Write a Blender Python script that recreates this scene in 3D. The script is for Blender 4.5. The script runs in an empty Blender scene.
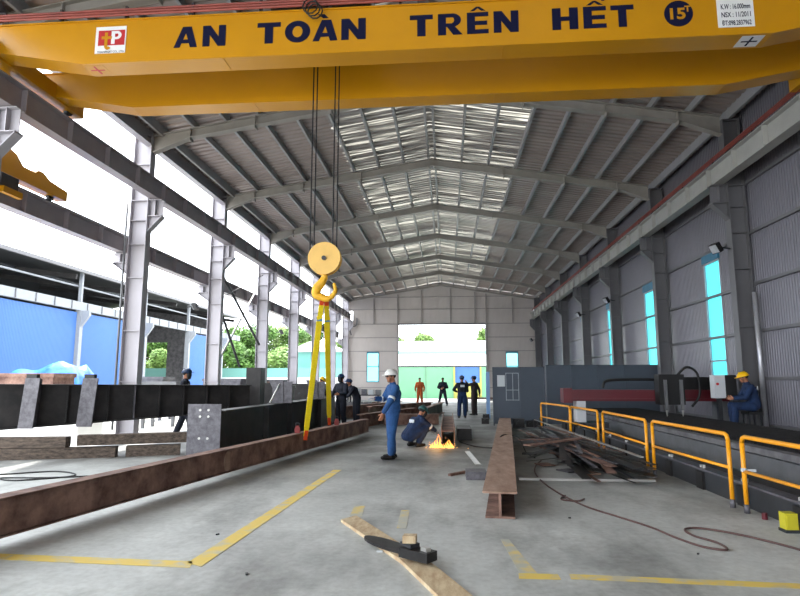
import bpy, bmesh, math, random
from mathutils import Vector, Matrix, Euler
R = math.radians
C = bpy.context.scene.collection
S = bpy.context.scene
rnd = random.Random(7)

# ------------------------------------------------------------------ camera, light
cam = bpy.data.cameras.new('camera'); camo = bpy.data.objects.new('camera', cam); C.objects.link(camo)
camo.location = (0, 0, 1.52); camo.rotation_euler = (R(90 + 8.144), 0, R(4.586))
cam.sensor_width = 36; cam.lens = 26.1; cam.clip_end = 400; cam.clip_start = .05
S.camera = camo
w = bpy.data.worlds.new('sky'); S.world = w; w.use_nodes = True
wn = w.node_tree.nodes; wl = w.node_tree.links
bg = wn['Background']; bg.inputs[0].default_value = (0.90, 0.95, 1.0, 1); bg.inputs[1].default_value = 5.2
sun = bpy.data.lights.new('sun', 'SUN'); sun.energy = 10; sun.angle = R(1.5); sun.color = (1, .96, .9)
suno = bpy.data.objects.new('sun', sun); C.objects.link(suno)
suno.rotation_euler = Vector((.12, -.62, -1.0)).to_track_quat('-Z', 'Y').to_euler()
S.view_settings.view_transform = 'Standard'; S.view_settings.look = 'None'
S.view_settings.exposure = 0.22; S.view_settings.gamma = 1; S.view_settings.use_curve_mapping = False
S.cycles.use_denoising = True; S.cycles.max_bounces = 8; S.cycles.diffuse_bounces = 5
S.cycles.sample_clamp_indirect = 6

# ------------------------------------------------------------------ materials
def lin(c): return tuple((x / 255 / 12.92 if x / 255 <= .04045 else ((x / 255 + .055) / 1.055) ** 2.4) for x in c)
MATS = {}
def mat(name, rgb, rough=.6, metal=0, var=.25, scale=4, rgb2=None, bump=0, stretch=(1, 1, 1), emit=None, thr=(.35, .65), spec=.5):
    if name in MATS: return MATS[name]
    m = bpy.data.materials.new(name); m.use_nodes = True
    nt = m.node_tree; b = nt.nodes['Principled BSDF']; L = nt.links
    b.inputs['Roughness'].default_value = rough; b.inputs['Metallic'].default_value = metal
    b.inputs['Specular IOR Level'].default_value = spec
    c = lin(rgb); c2 = lin(rgb2) if rgb2 else tuple(x * (1 - var) for x in c)
    tc = nt.nodes.new('ShaderNodeTexCoord'); mp = nt.nodes.new('ShaderNodeMapping'); mp.inputs['Scale'].default_value = stretch
    n = nt.nodes.new('ShaderNodeTexNoise'); n.inputs['Scale'].default_value = scale; n.inputs['Detail'].default_value = 6
    n.inputs['Roughness'].default_value = .65
    r = nt.nodes.new('ShaderNodeValToRGB'); r.color_ramp.elements[0].position = thr[0]; r.color_ramp.elements[1].position = thr[1]
    r.color_ramp.elements[0].color = (*c2, 1); r.color_ramp.elements[1].color = (*c, 1)
    L.new(tc.outputs['Object'], mp.inputs[0]); L.new(mp.outputs[0], n.inputs['Vector']); L.new(n.outputs[0], r.inputs[0])
    L.new(r.outputs[0], b.inputs['Base Color'])
    if bump:
        bp = nt.nodes.new('ShaderNodeBump'); bp.inputs['Strength'].default_value = bump; bp.inputs['Distance'].default_value = .02
        L.new(n.outputs[0], bp.inputs['Height']); L.new(bp.outputs[0], b.inputs['Normal'])
    if emit:
        b.inputs['Emission Color'].default_value = (*lin(emit[0]), 1); b.inputs['Emission Strength'].default_value = emit[1]
    MATS[name] = m; return m
M = {}
M['roof'] = mat('roof sheet', (160, 147, 142), .38, .25, .18, .6, stretch=(.4, 3, 1))
M['foil'] = mat('roof foil', (200, 196, 190), .26, .75, .25, .8, stretch=(.3, 6, 1))
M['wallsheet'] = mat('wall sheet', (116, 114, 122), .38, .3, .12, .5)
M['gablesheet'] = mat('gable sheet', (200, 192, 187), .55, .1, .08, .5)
M['rafter'] = mat('rafter paint', (158, 153, 146), .55, .1, .15, 2)
M['purlin'] = mat('galvanised purlin', (160, 160, 162), .5, .3, .15, 2)
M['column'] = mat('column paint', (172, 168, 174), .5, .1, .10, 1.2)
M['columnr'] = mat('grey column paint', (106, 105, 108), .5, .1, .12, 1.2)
M['cranebeam'] = mat('crane beam paint', (164, 156, 160), .5, .1, .15, 2)
M['cranebeamr'] = mat('pale crane beam paint', (168, 167, 162), .5, .1, .12, 2)
M['yellow'] = mat('crane yellow', (200, 140, 11), .32, 0, .10, .7)
M['navy'] = mat('navy lettering', (14, 18, 54), .8, spec=.2)
M['white'] = mat('white paint', (235, 235, 235), .5, var=.05)
M['red'] = mat('red paint', (190, 40, 45), .45, var=.1)
M['redrail'] = mat('red insulated rail', (160, 74, 62), .5, var=.3)
M['maroon'] = mat('maroon paint', (98, 22, 34), .4, var=.2)
M['rail'] = mat('safety orange yellow', (250, 168, 25), .35, var=.12)
M['rust'] = mat('rusty steel', (150, 118, 104), .75, .1, rgb2=(88, 60, 52), scale=3.2, bump=.3, stretch=(1, 1, 1.0))
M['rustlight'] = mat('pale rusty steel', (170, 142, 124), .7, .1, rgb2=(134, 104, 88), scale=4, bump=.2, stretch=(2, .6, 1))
M['mill'] = mat('dark mill steel', (48, 45, 45), .5, .3, rgb2=(24, 23, 24), scale=3, bump=.1)
M['plate'] = mat('grey ground plate', (108, 106, 112), .55, .3, rgb2=(76, 74, 80), scale=9, bump=.1)
M['bright'] = mat('bright steel', (190, 188, 184), .35, .6, var=.2)
M['black'] = mat('black rubber', (20, 20, 21), .55)
M['dark'] = mat('dark grey metal', (52, 54, 58), .5, .2)
M['midgrey'] = mat('mid grey metal', (112, 113, 116), .5, .2)
M['wood'] = mat('weathered timber', (112, 98, 86), .85, rgb2=(58, 50, 46), scale=4, bump=.5, stretch=(1, 6, 6))
M['plank'] = mat('plank wood', (208, 190, 156), .8, rgb2=(172, 144, 112), scale=5, bump=.2, stretch=(3, 1, 1))
M['screen'] = mat('blue grey screen', (74, 82, 94), .55, .1, .15, 1)
M['concrete'] = mat('side concrete', (120, 118, 120), .85, rgb2=(80, 79, 82), scale=3, bump=.2)
M['tabledark'] = mat('cutting table slag', (46, 44, 46), .9, rgb2=(22, 21, 22), scale=6, bump=.6)
M['bluewall'] = mat('blue sheet', (66, 108, 170), .55, 0, .07, .4)
M['tarp'] = mat('blue tarpaulin', (72, 140, 225), .3, 0, rgb2=(40, 90, 190), scale=2.5, bump=.6)
M['mint'] = mat('mint sheet', (112, 168, 160), .6, 0, .06, .5)
M['green'] = mat('pale green sheet', (116, 172, 136), .6, 0, .06, .5)
M['ypost'] = mat('yellow green post', (180, 176, 90), .6)
M['shedpaint'] = mat('shed frame paint', (142, 146, 152), .6, var=.1)
M['clampred'] = mat('dull red clamp', (140, 44, 42), .6, var=.3)
M['girtg'] = mat('gable girt paint', (160, 154, 150), .6, var=.1)
M['paleblue'] = mat('pale blue board', (140, 175, 222), .6, var=.1)
M['olive'] = mat('olive yellow plastic', (196, 186, 40), .5)
M['whiteroof'] = mat('white roof sheet', (240, 240, 240), .5, var=.05)
M['leaf'] = mat('leaf green', (98, 138, 56), .7, 0, rgb2=(46, 80, 30), scale=1.5)
M['leafp'] = mat('pale leaf green', (130, 160, 84), .7, 0, rgb2=(76, 106, 48), scale=1.5)
M['bark'] = mat('bark', (96, 82, 68), .9)
M['sling'] = mat('yellow sling webbing', (250, 222, 20), .7, var=.15, scale=30)
M['orange'] = mat('orange red sleeve', (240, 80, 30), .6)
M['hookyellow'] = mat('hook yellow', (250, 190, 50), .4, var=.15)
M['sheave'] = mat('sheave plate', (232, 186, 96), .45, var=.12)
M['rope'] = mat('wire rope', (40, 40, 44), .5, .4)
M['blue'] = mat('blue coverall', (38, 84, 138), .85, rgb2=(26, 64, 112), scale=7, bump=.4)
M['blued'] = mat('navy coverall', (20, 48, 88), .85, rgb2=(13, 32, 64), scale=7, bump=.4)
M['ink'] = mat('dark work clothes', (24, 30, 48), .85, rgb2=(14, 17, 28), scale=7)
M['brownc'] = mat('dark brown coverall', (62, 48, 48), .85)
M['orangec'] = mat('orange coverall', (196, 92, 38), .85, var=.2)
M['skin'] = mat('skin', (168, 112, 84), .6, var=.08)
M['boot'] = mat('black boots', (22, 20, 20), .45)
M['glove'] = mat('grey glove', (170, 172, 178), .8)
M['helmetw'] = mat('white helmet shell', (236, 236, 232), .3, var=.04)
M['helmety'] = mat('yellow helmet shell', (250, 196, 20), .3, var=.05)
M['helmetb'] = mat('dark blue helmet shell', (24, 50, 88), .35)
M['helmetg'] = mat('green helmet shell', (36, 84, 84), .35)
M['hair'] = mat('black hair', (18, 15, 14), .7)
M['reflect'] = mat('silver tape', (215, 220, 225), .4)
M['paper'] = mat('paper notice', (200, 204, 208), .7, var=.04)
M['chalk'] = mat('chalk marks', (170, 176, 182), .9)
M['silver'] = mat('galvanised pipe', (190, 190, 195), .35, .5, var=.1)
M['teal'] = mat('teal flashing', (52, 120, 150), .5)
M['hose'] = mat('brown hose', (92, 66, 62), .6)
M['eye'] = mat('eye', (230, 228, 224), .3, var=.01)
M['flood'] = mat('lamp glass', (210, 214, 220), .15, .3)

def glazing(nm, col):
    m = bpy.data.materials.new(nm); m.use_nodes = True; nt = m.node_tree; nt.nodes.clear()
    o = nt.nodes.new('ShaderNodeOutputMaterial'); t = nt.nodes.new('ShaderNodeBsdfTranslucent'); g = nt.nodes.new('ShaderNodeBsdfGlossy')
    t.inputs[0].default_value = (*col, 1); g.inputs['Roughness'].default_value = .2; g.inputs[0].default_value = (.5, .9, 1, 1)
    tr = nt.nodes.new('ShaderNodeBsdfTransparent'); tr.inputs[0].default_value = (.25, .85, .95, 1)
    mx = nt.nodes.new('ShaderNodeMixShader'); mx.inputs[0].default_value = .12
    m2 = nt.nodes.new('ShaderNodeMixShader'); m2.inputs[0].default_value = .06
    nt.links.new(t.outputs[0], mx.inputs[1]); nt.links.new(tr.outputs[0], mx.inputs[2])
    nt.links.new(mx.outputs[0], m2.inputs[1]); nt.links.new(g.outputs[0], m2.inputs[2]); nt.links.new(m2.outputs[0], o.inputs[0]); return m
M['glaze'] = glazing('cyan translucent sheet', (.22, .62, .66))
M['glazep'] = glazing('pale cyan translucent sheet', (.40, .60, .62))
def skylight():
    m = bpy.data.materials.new('light streaked translucent roof sheet'); m.use_nodes = True; nt = m.node_tree; nt.nodes.clear()
    o = nt.nodes.new('ShaderNodeOutputMaterial'); t = nt.nodes.new('ShaderNodeBsdfTranslucent'); d = nt.nodes.new('ShaderNodeBsdfPrincipled')
    d.inputs['Base Color'].default_value = (.33, .30, .29, 1); d.inputs['Roughness'].default_value = .35; d.inputs['Metallic'].default_value = .4
    t.inputs[0].default_value = (.42, .41, .38, 1)
    tc = nt.nodes.new('ShaderNodeTexCoord'); mp = nt.nodes.new('ShaderNodeMapping'); mp.inputs['Scale'].default_value = (.35, 11, .2)
    n = nt.nodes.new('ShaderNodeTexNoise'); n.inputs['Scale'].default_value = 1.3; n.inputs['Detail'].default_value = 4
    r = nt.nodes.new('ShaderNodeValToRGB'); r.color_ramp.elements[0].position = .50; r.color_ramp.elements[1].position = .64  # bright streaks of light patterned into the sheet by the stretched noise
    mx = nt.nodes.new('ShaderNodeMixShader'); L = nt.links
    L.new(tc.outputs['Object'], mp.inputs[0]); L.new(mp.outputs[0], n.inputs['Vector']); L.new(n.outputs[0], r.inputs[0]); L.new(r.outputs[0], mx.inputs[0])
    L.new(d.outputs[0], mx.inputs[1]); L.new(t.outputs[0], mx.inputs[2]); L.new(mx.outputs[0], o.inputs[0]); return m
M['skylight'] = skylight()
def floor_mat():
    m = bpy.data.materials.new('shop floor concrete'); m.use_nodes = True; nt = m.node_tree; L = nt.links; b = nt.nodes['Principled BSDF']
    tc = nt.nodes.new('ShaderNodeTexCoord')
    def noise(s, d=6, st=(1, 1, 1)):
        mp = nt.nodes.new('ShaderNodeMapping'); mp.inputs['Scale'].default_value = st
        n = nt.nodes.new('ShaderNodeTexNoise'); n.inputs['Scale'].default_value = s; n.inputs['Detail'].default_value = d; n.inputs['Roughness'].default_value = .62
        L.new(tc.outputs['Object'], mp.inputs[0]); L.new(mp.outputs[0], n.inputs['Vector']); return n.outputs[0]
    def ramp(i, p0, p1, c0, c1):
        r = nt.nodes.new('ShaderNodeValToRGB'); e = r.color_ramp.elements
        e[0].position = p0; e[1].position = p1; e[0].color = (*c0, 1); e[1].color = (*c1, 1); L.new(i, r.inputs[0]); return r.outputs[0]
    base = ramp(noise(.9, 8), .3, .7, lin((176, 179, 177)), lin((208, 211, 208)))
    st = ramp(noise(.45, 7, (1.6, .7, 1)), .36, .52, lin((120, 116, 112)), lin((255, 255, 255)))
    fine = ramp(noise(14, 5), .3, .6, (.78, .77, .76), (1, 1, 1))
    def mul(a, c, f):
        x = nt.nodes.new('ShaderNodeMix'); x.data_type = 'RGBA'; x.blend_type = 'MULTIPLY'; x.inputs[0].default_value = f
        L.new(a, x.inputs[6]); L.new(c, x.inputs[7]); return x.outputs[2]
    # dirt of a much used working area towards the middle and back of the shop
    sx = nt.nodes.new('ShaderNodeSeparateXYZ'); L.new(tc.outputs['Object'], sx.inputs[0])
    mr = nt.nodes.new('ShaderNodeMapRange'); mr.inputs[1].default_value = 7.0; mr.inputs[2].default_value = 11.5; L.new(sx.outputs[1], mr.inputs[0])
    ad = nt.nodes.new('ShaderNodeMath'); ad.operation = 'MULTIPLY'; L.new(mr.outputs[0], ad.inputs[0])
    dn = ramp(noise(.6, 7), .3, .6, (.35, .35, .35), (1, 1, 1)); L.new(dn, ad.inputs[1])
    wk = nt.nodes.new('ShaderNodeMix'); wk.data_type = 'RGBA'; wk.blend_type = 'MULTIPLY'
    L.new(ad.outputs[0], wk.inputs[0]); L.new(mul(mul(base, st, .55), fine, .8), wk.inputs[6]); wk.inputs[7].default_value = (.36, .35, .34, 1)
    L.new(wk.outputs[2], b.inputs['Base Color']); b.inputs['Roughness'].default_value = .62
    return m
M['floor'] = floor_mat()
M['ground'] = mat('yard concrete', (190, 190, 184), .8, rgb2=(160, 160, 154), scale=.5)
def linepaint():
    m = bpy.data.materials.new('worn yellow line paint'); m.use_nodes = True; nt = m.node_tree; L = nt.links; b = nt.nodes['Principled BSDF']
    tc = nt.nodes.new('ShaderNodeTexCoord'); n = nt.nodes.new('ShaderNodeTexNoise'); n.inputs['Scale'].default_value = 5; n.inputs['Detail'].default_value = 8
    r = nt.nodes.new('ShaderNodeValToRGB'); r.color_ramp.elements[0].position = .36; r.color_ramp.elements[1].position = .52
    r.color_ramp.elements[0].color = (*lin((196, 188, 158)), 1); r.color_ramp.elements[1].color = (*lin((226, 198, 100)), 1)
    L.new(tc.outputs['Object'], n.inputs['Vector']); L.new(n.outputs[0], r.inputs[0]); L.new(r.outputs[0], b.inputs['Base Color']); b.inputs['Roughness'].default_value = .7; return m
M['line'] = linepaint()
M['lineworn'] = M['line'].copy(); M['lineworn'].name = 'nearly gone yellow line paint'
for nd in M['lineworn'].node_tree.nodes:
    if nd.type == 'VALTORGB': nd.color_ramp.elements[0].position = .46; nd.color_ramp.elements[1].position = .72; nd.color_ramp.elements[0].color = (*lin((182, 182, 170)), 1)
def flame():
    m = bpy.data.materials.new('flame'); m.use_nodes = True; nt = m.node_tree; nt.nodes.clear()
    o = nt.nodes.new('ShaderNodeOutputMaterial'); e = nt.nodes.new('ShaderNodeEmission'); tc = nt.nodes.new('ShaderNodeTexCoord')
    s = nt.nodes.new('ShaderNodeSeparateXYZ'); r = nt.nodes.new('ShaderNodeValToRGB')
    r.color_ramp.elements[0].color = (1, .5, .1, 1); r.color_ramp.elements[1].color = (1, .16, .02, 1); r.color_ramp.elements[0].position = .03; r.color_ramp.elements[1].position = .3
    nt.links.new(tc.outputs['Object'], s.inputs[0]); nt.links.new(s.outputs[2], r.inputs[0]); nt.links.new(r.outputs[0], e.inputs[0]); e.inputs[1].default_value = 2.6
    nt.links.new(e.outputs[0], o.inputs[0]); return m
M['flame'] = flame()

# ------------------------------------------------------------------ mesh builder
class MB:
    def __init__(s): s.v = []; s.f = []; s.mi = []; s.cur = 0
    def add(s, vs, fs):
        n = len(s.v); s.v += [tuple(v) for v in vs]
        for f in fs: s.f.append(tuple(n + i for i in f)); s.mi.append(s.cur)
        return s
    def hexa(s, p):
        return s.add(p, [(0, 3, 2, 1), (4, 5, 6, 7), (0, 1, 5, 4), (1, 2, 6, 5), (2, 3, 7, 6), (3, 0, 4, 7)])
    def box(s, x0, x1, y0, y1, z0, z1):
        return s.hexa([(x0, y0, z0), (x1, y0, z0), (x1, y1, z0), (x0, y1, z0), (x0, y0, z1), (x1, y0, z1), (x1, y1, z1), (x0, y1, z1)])
    def obox(s, c, d, rot=(0, 0, 0)):
        m = Euler(rot).to_matrix(); h = [x / 2 for x in d]; c = Vector(c)
        return s.hexa([c + m @ Vector((a * h[0], b * h[1], z * h[2])) for z in (-1, 1) for a, b in ((-1, -1), (1, -1), (1, 1), (-1, 1))])
    def frame(s, p, q, up=(0, 0, 1)):
        p, q = Vector(p), Vector(q); d = (q - p).normalized(); u = Vector(up)
        if abs(d.dot(u)) > .99: u = Vector((0, 1, 0))
        r = d.cross(u).normalized(); u = r.cross(d).normalized(); return p, q, d, r, u
    def bar(s, p, q, wd, ht, up=(0, 0, 1), du=0, dr=0):
        p, q, d, r, u = s.frame(p, q, up); pts = []
        for c in (p, q):
            for a, b in ((-1, -1), (1, -1), (1, 1), (-1, 1)): pts.append(c + r * (a * wd / 2 + dr) + u * (b * ht / 2 + du))
        return s.hexa(pts)
    def ibeam(s, p, q, wd, ht, tf=.02, tw=.014, up=(0, 0, 1)):   # p,q = centreline
        s.bar(p, q, wd, tf, up, du=ht / 2 - tf / 2); s.bar(p, q, wd, tf, up, du=-ht / 2 + tf / 2); return s.bar(p, q, tw, ht - 2 * tf, up)
    def tube(s, pts, r, n=8, r2=None, cap=True):
        pts = [Vector(p) for p in pts]; N = len(pts); base = len(s.v); prev = None
        for i, p in enumerate(pts):
            d = (pts[min(i + 1, N - 1)] - pts[max(i - 1, 0)]).normalized()
            if prev is None:
                a = Vector((0, 0, 1)) if abs(d.z) < .9 else Vector((1, 0, 0)); rr = d.cross(a).normalized()
            else: rr = (prev - d * prev.dot(d)).normalized()
            prev = rr; u = d.cross(rr); rad = r if r2 is None else r + (r2 - r) * i / (N - 1)
            for k in range(n):
                t = 2 * math.pi * k / n; s.v.append(tuple(p + (rr * math.cos(t) + u * math.sin(t)) * rad))
        for i in range(N - 1):
            for k in range(n):
                s.f.append((base + i * n + k, base + i * n + (k + 1) % n, base + (i + 1) * n + (k + 1) % n, base + (i + 1) * n + k)); s.mi.append(s.cur)
        if cap:
            s.f.append(tuple(base + k for k in range(n))[::-1]); s.mi.append(s.cur)
            s.f.append(tuple(base + (N - 1) * n + k for k in range(n))); s.mi.append(s.cur)
        return s
    def ell(s, c, r, rot=None, nu=14, nv=9, zmin=-1.0):
        m = rot if rot is not None else Matrix.Identity(3); c = Vector(c); base = len(s.v); vs = []; fs = []
        if isinstance(r, (int, float)): r = (r, r, r)
        a0 = math.asin(max(-1, zmin))
        for i in range(nv + 1):
            a = a0 + (math.pi / 2 - a0) * i / nv
            for k in range(nu):
                t = 2 * math.pi * k / nu; vs.append(c + m @ Vector((r[0] * math.cos(a) * math.cos(t), r[1] * math.cos(a) * math.sin(t), r[2] * math.sin(a))))
        for i in range(nv):
            for k in range(nu): fs.append((i * nu + k, i * nu + (k + 1) % nu, (i + 1) * nu + (k + 1) % nu, (i + 1) * nu + k))
        if zmin > -1: fs.append(tuple(range(nu))[::-1])
        return s.add(vs, fs)
    def cap(s, p, q, r1, r2):                                     # tapered capsule
        p, q = Vector(p), Vector(q)
        s.tube([p, q], r1, 12, r2); s.ell(p, r1, nu=12, nv=6); s.ell(q, r2, nu=12, nv=6); return s
    def disc(s, c, r, th, ax='y', n=32):
        c = Vector(c); d = {'x': Vector((1, 0, 0)), 'y': Vector((0, 1, 0)), 'z': Vector((0, 0, 1))}[ax] * th / 2
        return s.tube([c - d, c + d], r, n)
    def prism(s, poly, d):                                        # poly of 3D points extruded by vector d
        n = len(poly); d = Vector(d); vs = [Vector(p) for p in poly] + [Vector(p) + d for p in poly]
        return s.add(vs, [tuple(range(n))[::-1], tuple(range(n, 2 * n))] + [(i, (i + 1) % n, n + (i + 1) % n, n + i) for i in range(n)])
    def build(s, name, m, parent=None, smooth=False):
        me = bpy.data.meshes.new(name); me.from_pydata(s.v, [], s.f)
        for x in (m if isinstance(m, (list, tuple)) else [m]): me.materials.append(M[x] if isinstance(x, str) else x)
        for p, i in zip(me.polygons, s.mi): p.material_index = i
        if smooth: me.polygons.foreach_set('use_smooth', [True] * len(me.polygons))
        bm = bmesh.new(); bm.from_mesh(me); bmesh.ops.recalc_face_normals(bm, faces=bm.faces); bm.to_mesh(me); bm.free()
        me.update(); o = bpy.data.objects.new(name, me); C.objects.link(o)
        if parent: put(o, parent)
        return o
def wmat(o):                                                      # world matrix without a depsgraph update
    l = o.matrix_basis if o.rotation_mode == 'QUATERNION' else Matrix.LocRotScale(o.location, o.rotation_euler, o.scale)
    return wmat(o.parent) @ o.matrix_parent_inverse @ l if o.parent else l
def put(o, parent):
    o.parent = parent; o.matrix_parent_inverse = wmat(parent).inverted()
def tag(o, label, cat, group=None, kind=None):
    o['label'] = label; o['category'] = cat
    if group: o['group'] = group
    if kind: o['kind'] = kind
    return o
def thing(name, label, cat, loc=(0, 0, 0), group=None):
    o = bpy.data.objects.new(name, None); C.objects.link(o); o.location = loc; o.empty_display_size = .2
    return tag(o, label, cat, group)
def struct(name, mb, m, parent=None):
    o = mb.build(name, m, parent)
    if not parent: o['kind'] = 'structure'
    return o
def copy_tree(o, parent=None):
    c = o.copy(); C.objects.link(c)
    if parent: c.parent = parent
    for ch in [x for x in bpy.data.objects if x.parent == o]: copy_tree(ch, c)
    return c
ORD = ['first', 'second', 'third', 'fourth', 'fifth', 'sixth', 'seventh', 'eighth', 'ninth', 'tenth']

# ------------------------------------------------------------------ measures of the hall
XL, XR, XC = -8.4, 7.45, -.45
YN, YG = -24.0, 46.8
ZE, ZR = 8.25, 9.55                                               # sheet at the eaves, at the ridge
COLY = [-1.2 + 5.3 * i - .2 for i in range(0, 10)]                 # ... 14.5, 19.8 ...
COLY = [14.5 + 5.3 * (i - 3) for i in range(0, 10)]
def zroof(x):
    return ZR - (ZR - ZE) * (abs(x - XC) / (XR - XC) if x > XC else abs(x - XC) / (XC - XL))

# floor and yard
b = MB(); b.box(-9.2, 7.6, -26, 47.2, -.12, 0); struct('floor', b, 'floor')
b = MB(); b.box(-120, 120, -40, 160, -.5, -.13); o = b.build('yard_ground', 'ground'); o['kind'] = 'structure'

# corrugated sheets -------------------------------------------------
def profile(a0, a1, pitch, ht):                                   # (along, depth) pairs of a trapezoid rib
    out = []; a = a0; n = max(1, round((a1 - a0) / pitch)); p = (a1 - a0) / n
    for i in range(n):
        out += [(a, 0), (a + p * .55, 0), (a + p * .65, ht), (a + p * .9, ht)]; a += p
    out.append((a1, 0)); return out
def roof_part(mb, x0, x1, y0, y1):
    pr = profile(y0, y1, .24, .035)
    vs = []; fs = []
    for y, h in pr:
        vs += [(x0, y, zroof(x0) + h), (x1, y, zroof(x1) + h), (x1, y, zroof(x1) + h + .006), (x0, y, zroof(x0) + h + .006)]
    for i in range(len(pr) - 1):
        a = i * 4; c = a + 4
        fs += [(a, a + 1, c + 1, c), (a + 3, c + 3, c + 2, a + 2)]
    mb.add(vs, fs)
b = MB(); roof_part(b, -8.05, -3.4, YN, YG + .3); roof_part(b, 2.5, XR + .2, YN, YG + .3)
b.cur = 1; roof_part(b, -3.4, XC, YN, YG + .3); roof_part(b, XC, 2.5, YN, YG + .3)
roof = struct('ceiling', b, ['roof', 'skylight'])
b = MB(); b.box(-8.09, -8.03, YN, YG, 7.88, 8.385); b.box(-8.1, -7.9, YN, YG, 7.86, 7.885); b.build('eave_strut', 'column', roof)
# purlins, running the length of the hall under the sheet
for side in (-1, 1):
    span = (XR - XC - .3) if side > 0 else (XC - XL - .75)
    for k in range(9):
        x = XC + side * (.12 + (span - .12) * k / 8); z = zroof(x) - .1
        b = MB(); hh = .18 if k < 8 else .3
        b.bar((x, YN, z), (x, YG, z), .07, hh); o = b.build('purlin', 'purlin', roof)
# rafters
def rafter(y, parent):
    b = MB()
    for side in (-1, 1):
        xe = 6.95 if side > 0 else -7.9; xk = XC + (xe - XC) * .86
        def zt(x): return zroof(x) - .19
        top = [(XC, zt(XC)), (xe + side * .35, zt(xe + side * .35))]
        d = [(XC, .28), (xk, .26), (xe, .50)]
        # bottom flange, web, top flange
        for (xa, da), (xb, db) in zip(d, d[1:]):
            b.hexa([(xa, y - .1, zt(xa) - da), (xb, y - .1, zt(xb) - db), (xb, y + .1, zt(xb) - db), (xa, y + .1, zt(xa) - da),
                    (xa, y - .1, zt(xa) - da + .02), (xb, y - .1, zt(xb) - db + .02), (xb, y + .1, zt(xb) - db + .02), (xa, y + .1, zt(xa) - da + .02)])
            b.hexa([(xa, y - .01, zt(xa) - da), (xb, y - .01, zt(xb) - db), (xb, y + .01, zt(xb) - db), (xa, y + .01, zt(xa) - da),
                    (xa, y - .01, zt(xa)), (xb, y - .01, zt(xb)), (xb, y + .01, zt(xb)), (xa, y + .01, zt(xa))])
        b.bar((XC, y, zt(XC) - .01), (xe, y, zt(xe) - .01), .2, .02)
        for f in (0.01, .34, .62, .86):
            x = XC + (xe - XC) * f; b.box(x - .01, x + .01, y - .1, y + .1, zt(x) - .36, zt(x))
    return b.build('rafter', 'rafter', parent)
for y in COLY:
    if 0 < y < 46: rafter(y, roof)
for side in (-1, 1): MB().bar((XC, 46.7, zroof(XC) - .3), (XC + side * 7.8, 46.7, zroof(XC + side * 7.8) - .3), .08, .12).build('gable_rafter', 'rafter', roof)

# right wall with window openings ------------------------------------
WINS = [(16.15, 17.15, 1.45, 4.85), (21.2, 22.3, 1.45, 4.8), (26.3, 27.4, 1.45, 4.78), (31.6, 32.6, 1.45, 4.75), (37.0, 37.7, 1.45, 4.75)]
def corr_wall(mb, fixed, axis, a0, a1, z0, z1, sign, ztop=None):
    pr = profile(a0, a1, .1, .014)
    vs = []; fs = []
    for a, h in pr:
        zt = z1 if ztop is None else ztop(a)
        for d in (0, .006):
            c = fixed + sign * (h + d)
            vs += [(c, a, z0), (c, a, zt)] if axis == 'y' else [(a, c, z0), (a, c, zt)]
    for i in range(len(pr) - 1):
        a = i * 4; c = a + 4; fs += [(a, a + 1, c + 1, c), (a + 2, c + 2, c + 3, a + 3)]
    mb.add(vs, fs)
b = MB(); y = YN
for (a, c, z0, z1) in WINS:
    corr_wall(b, XR, 'y', y, a, 0, 8.3, 1); corr_wall(b, XR, 'y', a, c, 0, z0, 1); corr_wall(b, XR, 'y', a, c, z1, 8.3, 1); y = c
corr_wall(b, XR, 'y', y, YG, 0, 8.3, 1)
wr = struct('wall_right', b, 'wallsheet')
for z in (.5, 1.58, 2.7, 3.84, 5.1, 6.36, 7.6):
    MB().box(XR - .07, XR - .003, YN, YG, z - .035, z + .035).build('wall_girt', 'columnr', wr)
for i, (a, c, z0, z1) in enumerate(WINS):
    f = MB(); t = .05
    f.box(XR - .02, XR + .05, a, a + t, z0, z1); f.box(XR - .02, XR + .05, c - t, c, z0, z1)
    f.box(XR - .02, XR + .05, a, c, z1 - t, z1); f.box(XR - .02, XR + .05, a, c, z0, z0 + t); f.box(XR - .02, XR + .05, a, c, 2.05, 2.09)
    o = struct('window_%d' % (i + 1), f, 'column')
    MB().box(XR + .03, XR + .04, a + t, c - t, z0 + t, z1 - t).build('glazing_sheet', 'glaze', o)
    MB().box(XR - .06, XR - .0, a, c, z1 + .0, z1 + .26).build('blue_vent_hood', 'teal', o)
# gable
def ztop_g(x): return zroof(x) - .02
GW = [(-6.45, -5.45, 1.44, 3.88), (4.68, 5.66, 1.44, 3.85)]
DR = (-3.86, 3.1, 6.02)
b = MB()
def gseg(a, c, z0=0, z1=None): corr_wall(b, YG, 'x', a, c, z0, z1, 1, None if z1 is not None else ztop_g)
gseg(XL + .1, -7.9); gseg(-7.9, -7.62, 0, 6.35); gseg(-7.9, -7.62, 7.2); gseg(-7.62, GW[0][0]); gseg(GW[0][0], GW[0][1], 0, GW[0][2]); gseg(GW[0][0], GW[0][1], GW[0][3])
gseg(GW[0][1], DR[0]); gseg(DR[0], XC, DR[2]); gseg(XC, DR[1], DR[2]); gseg(DR[1], GW[1][0])
gseg(*GW[1][:2], 0, GW[1][2]); gseg(*GW[1][:2], GW[1][3]); gseg(GW[1][1], 6.95); gseg(6.95, 7.2, 0, 6.45); gseg(6.95, 7.2, 7.15); gseg(7.2, XR)
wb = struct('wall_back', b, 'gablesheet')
for z in (1.0, 2.3, 3.9, 5.0, 6.1, 7.3, 8.3):
    for xa, xb in ((XL + .1, DR[0]), (DR[1], XR - .05)) if z < 6 else ((XL + .1, XR - .05),):
        for xs, xe in ([(xa, xb)] if not (1.5 < z < 3.8) else ([(xa, GW[0][0]), (GW[0][1], xb)] if xa < 0 else [(xa, GW[1][0]), (GW[1][1], xb)])):
            MB().box(xs, xe, YG - .05, YG - .003, z - .03, z + .03).build('wall_girt', 'girtg', wb)
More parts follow.
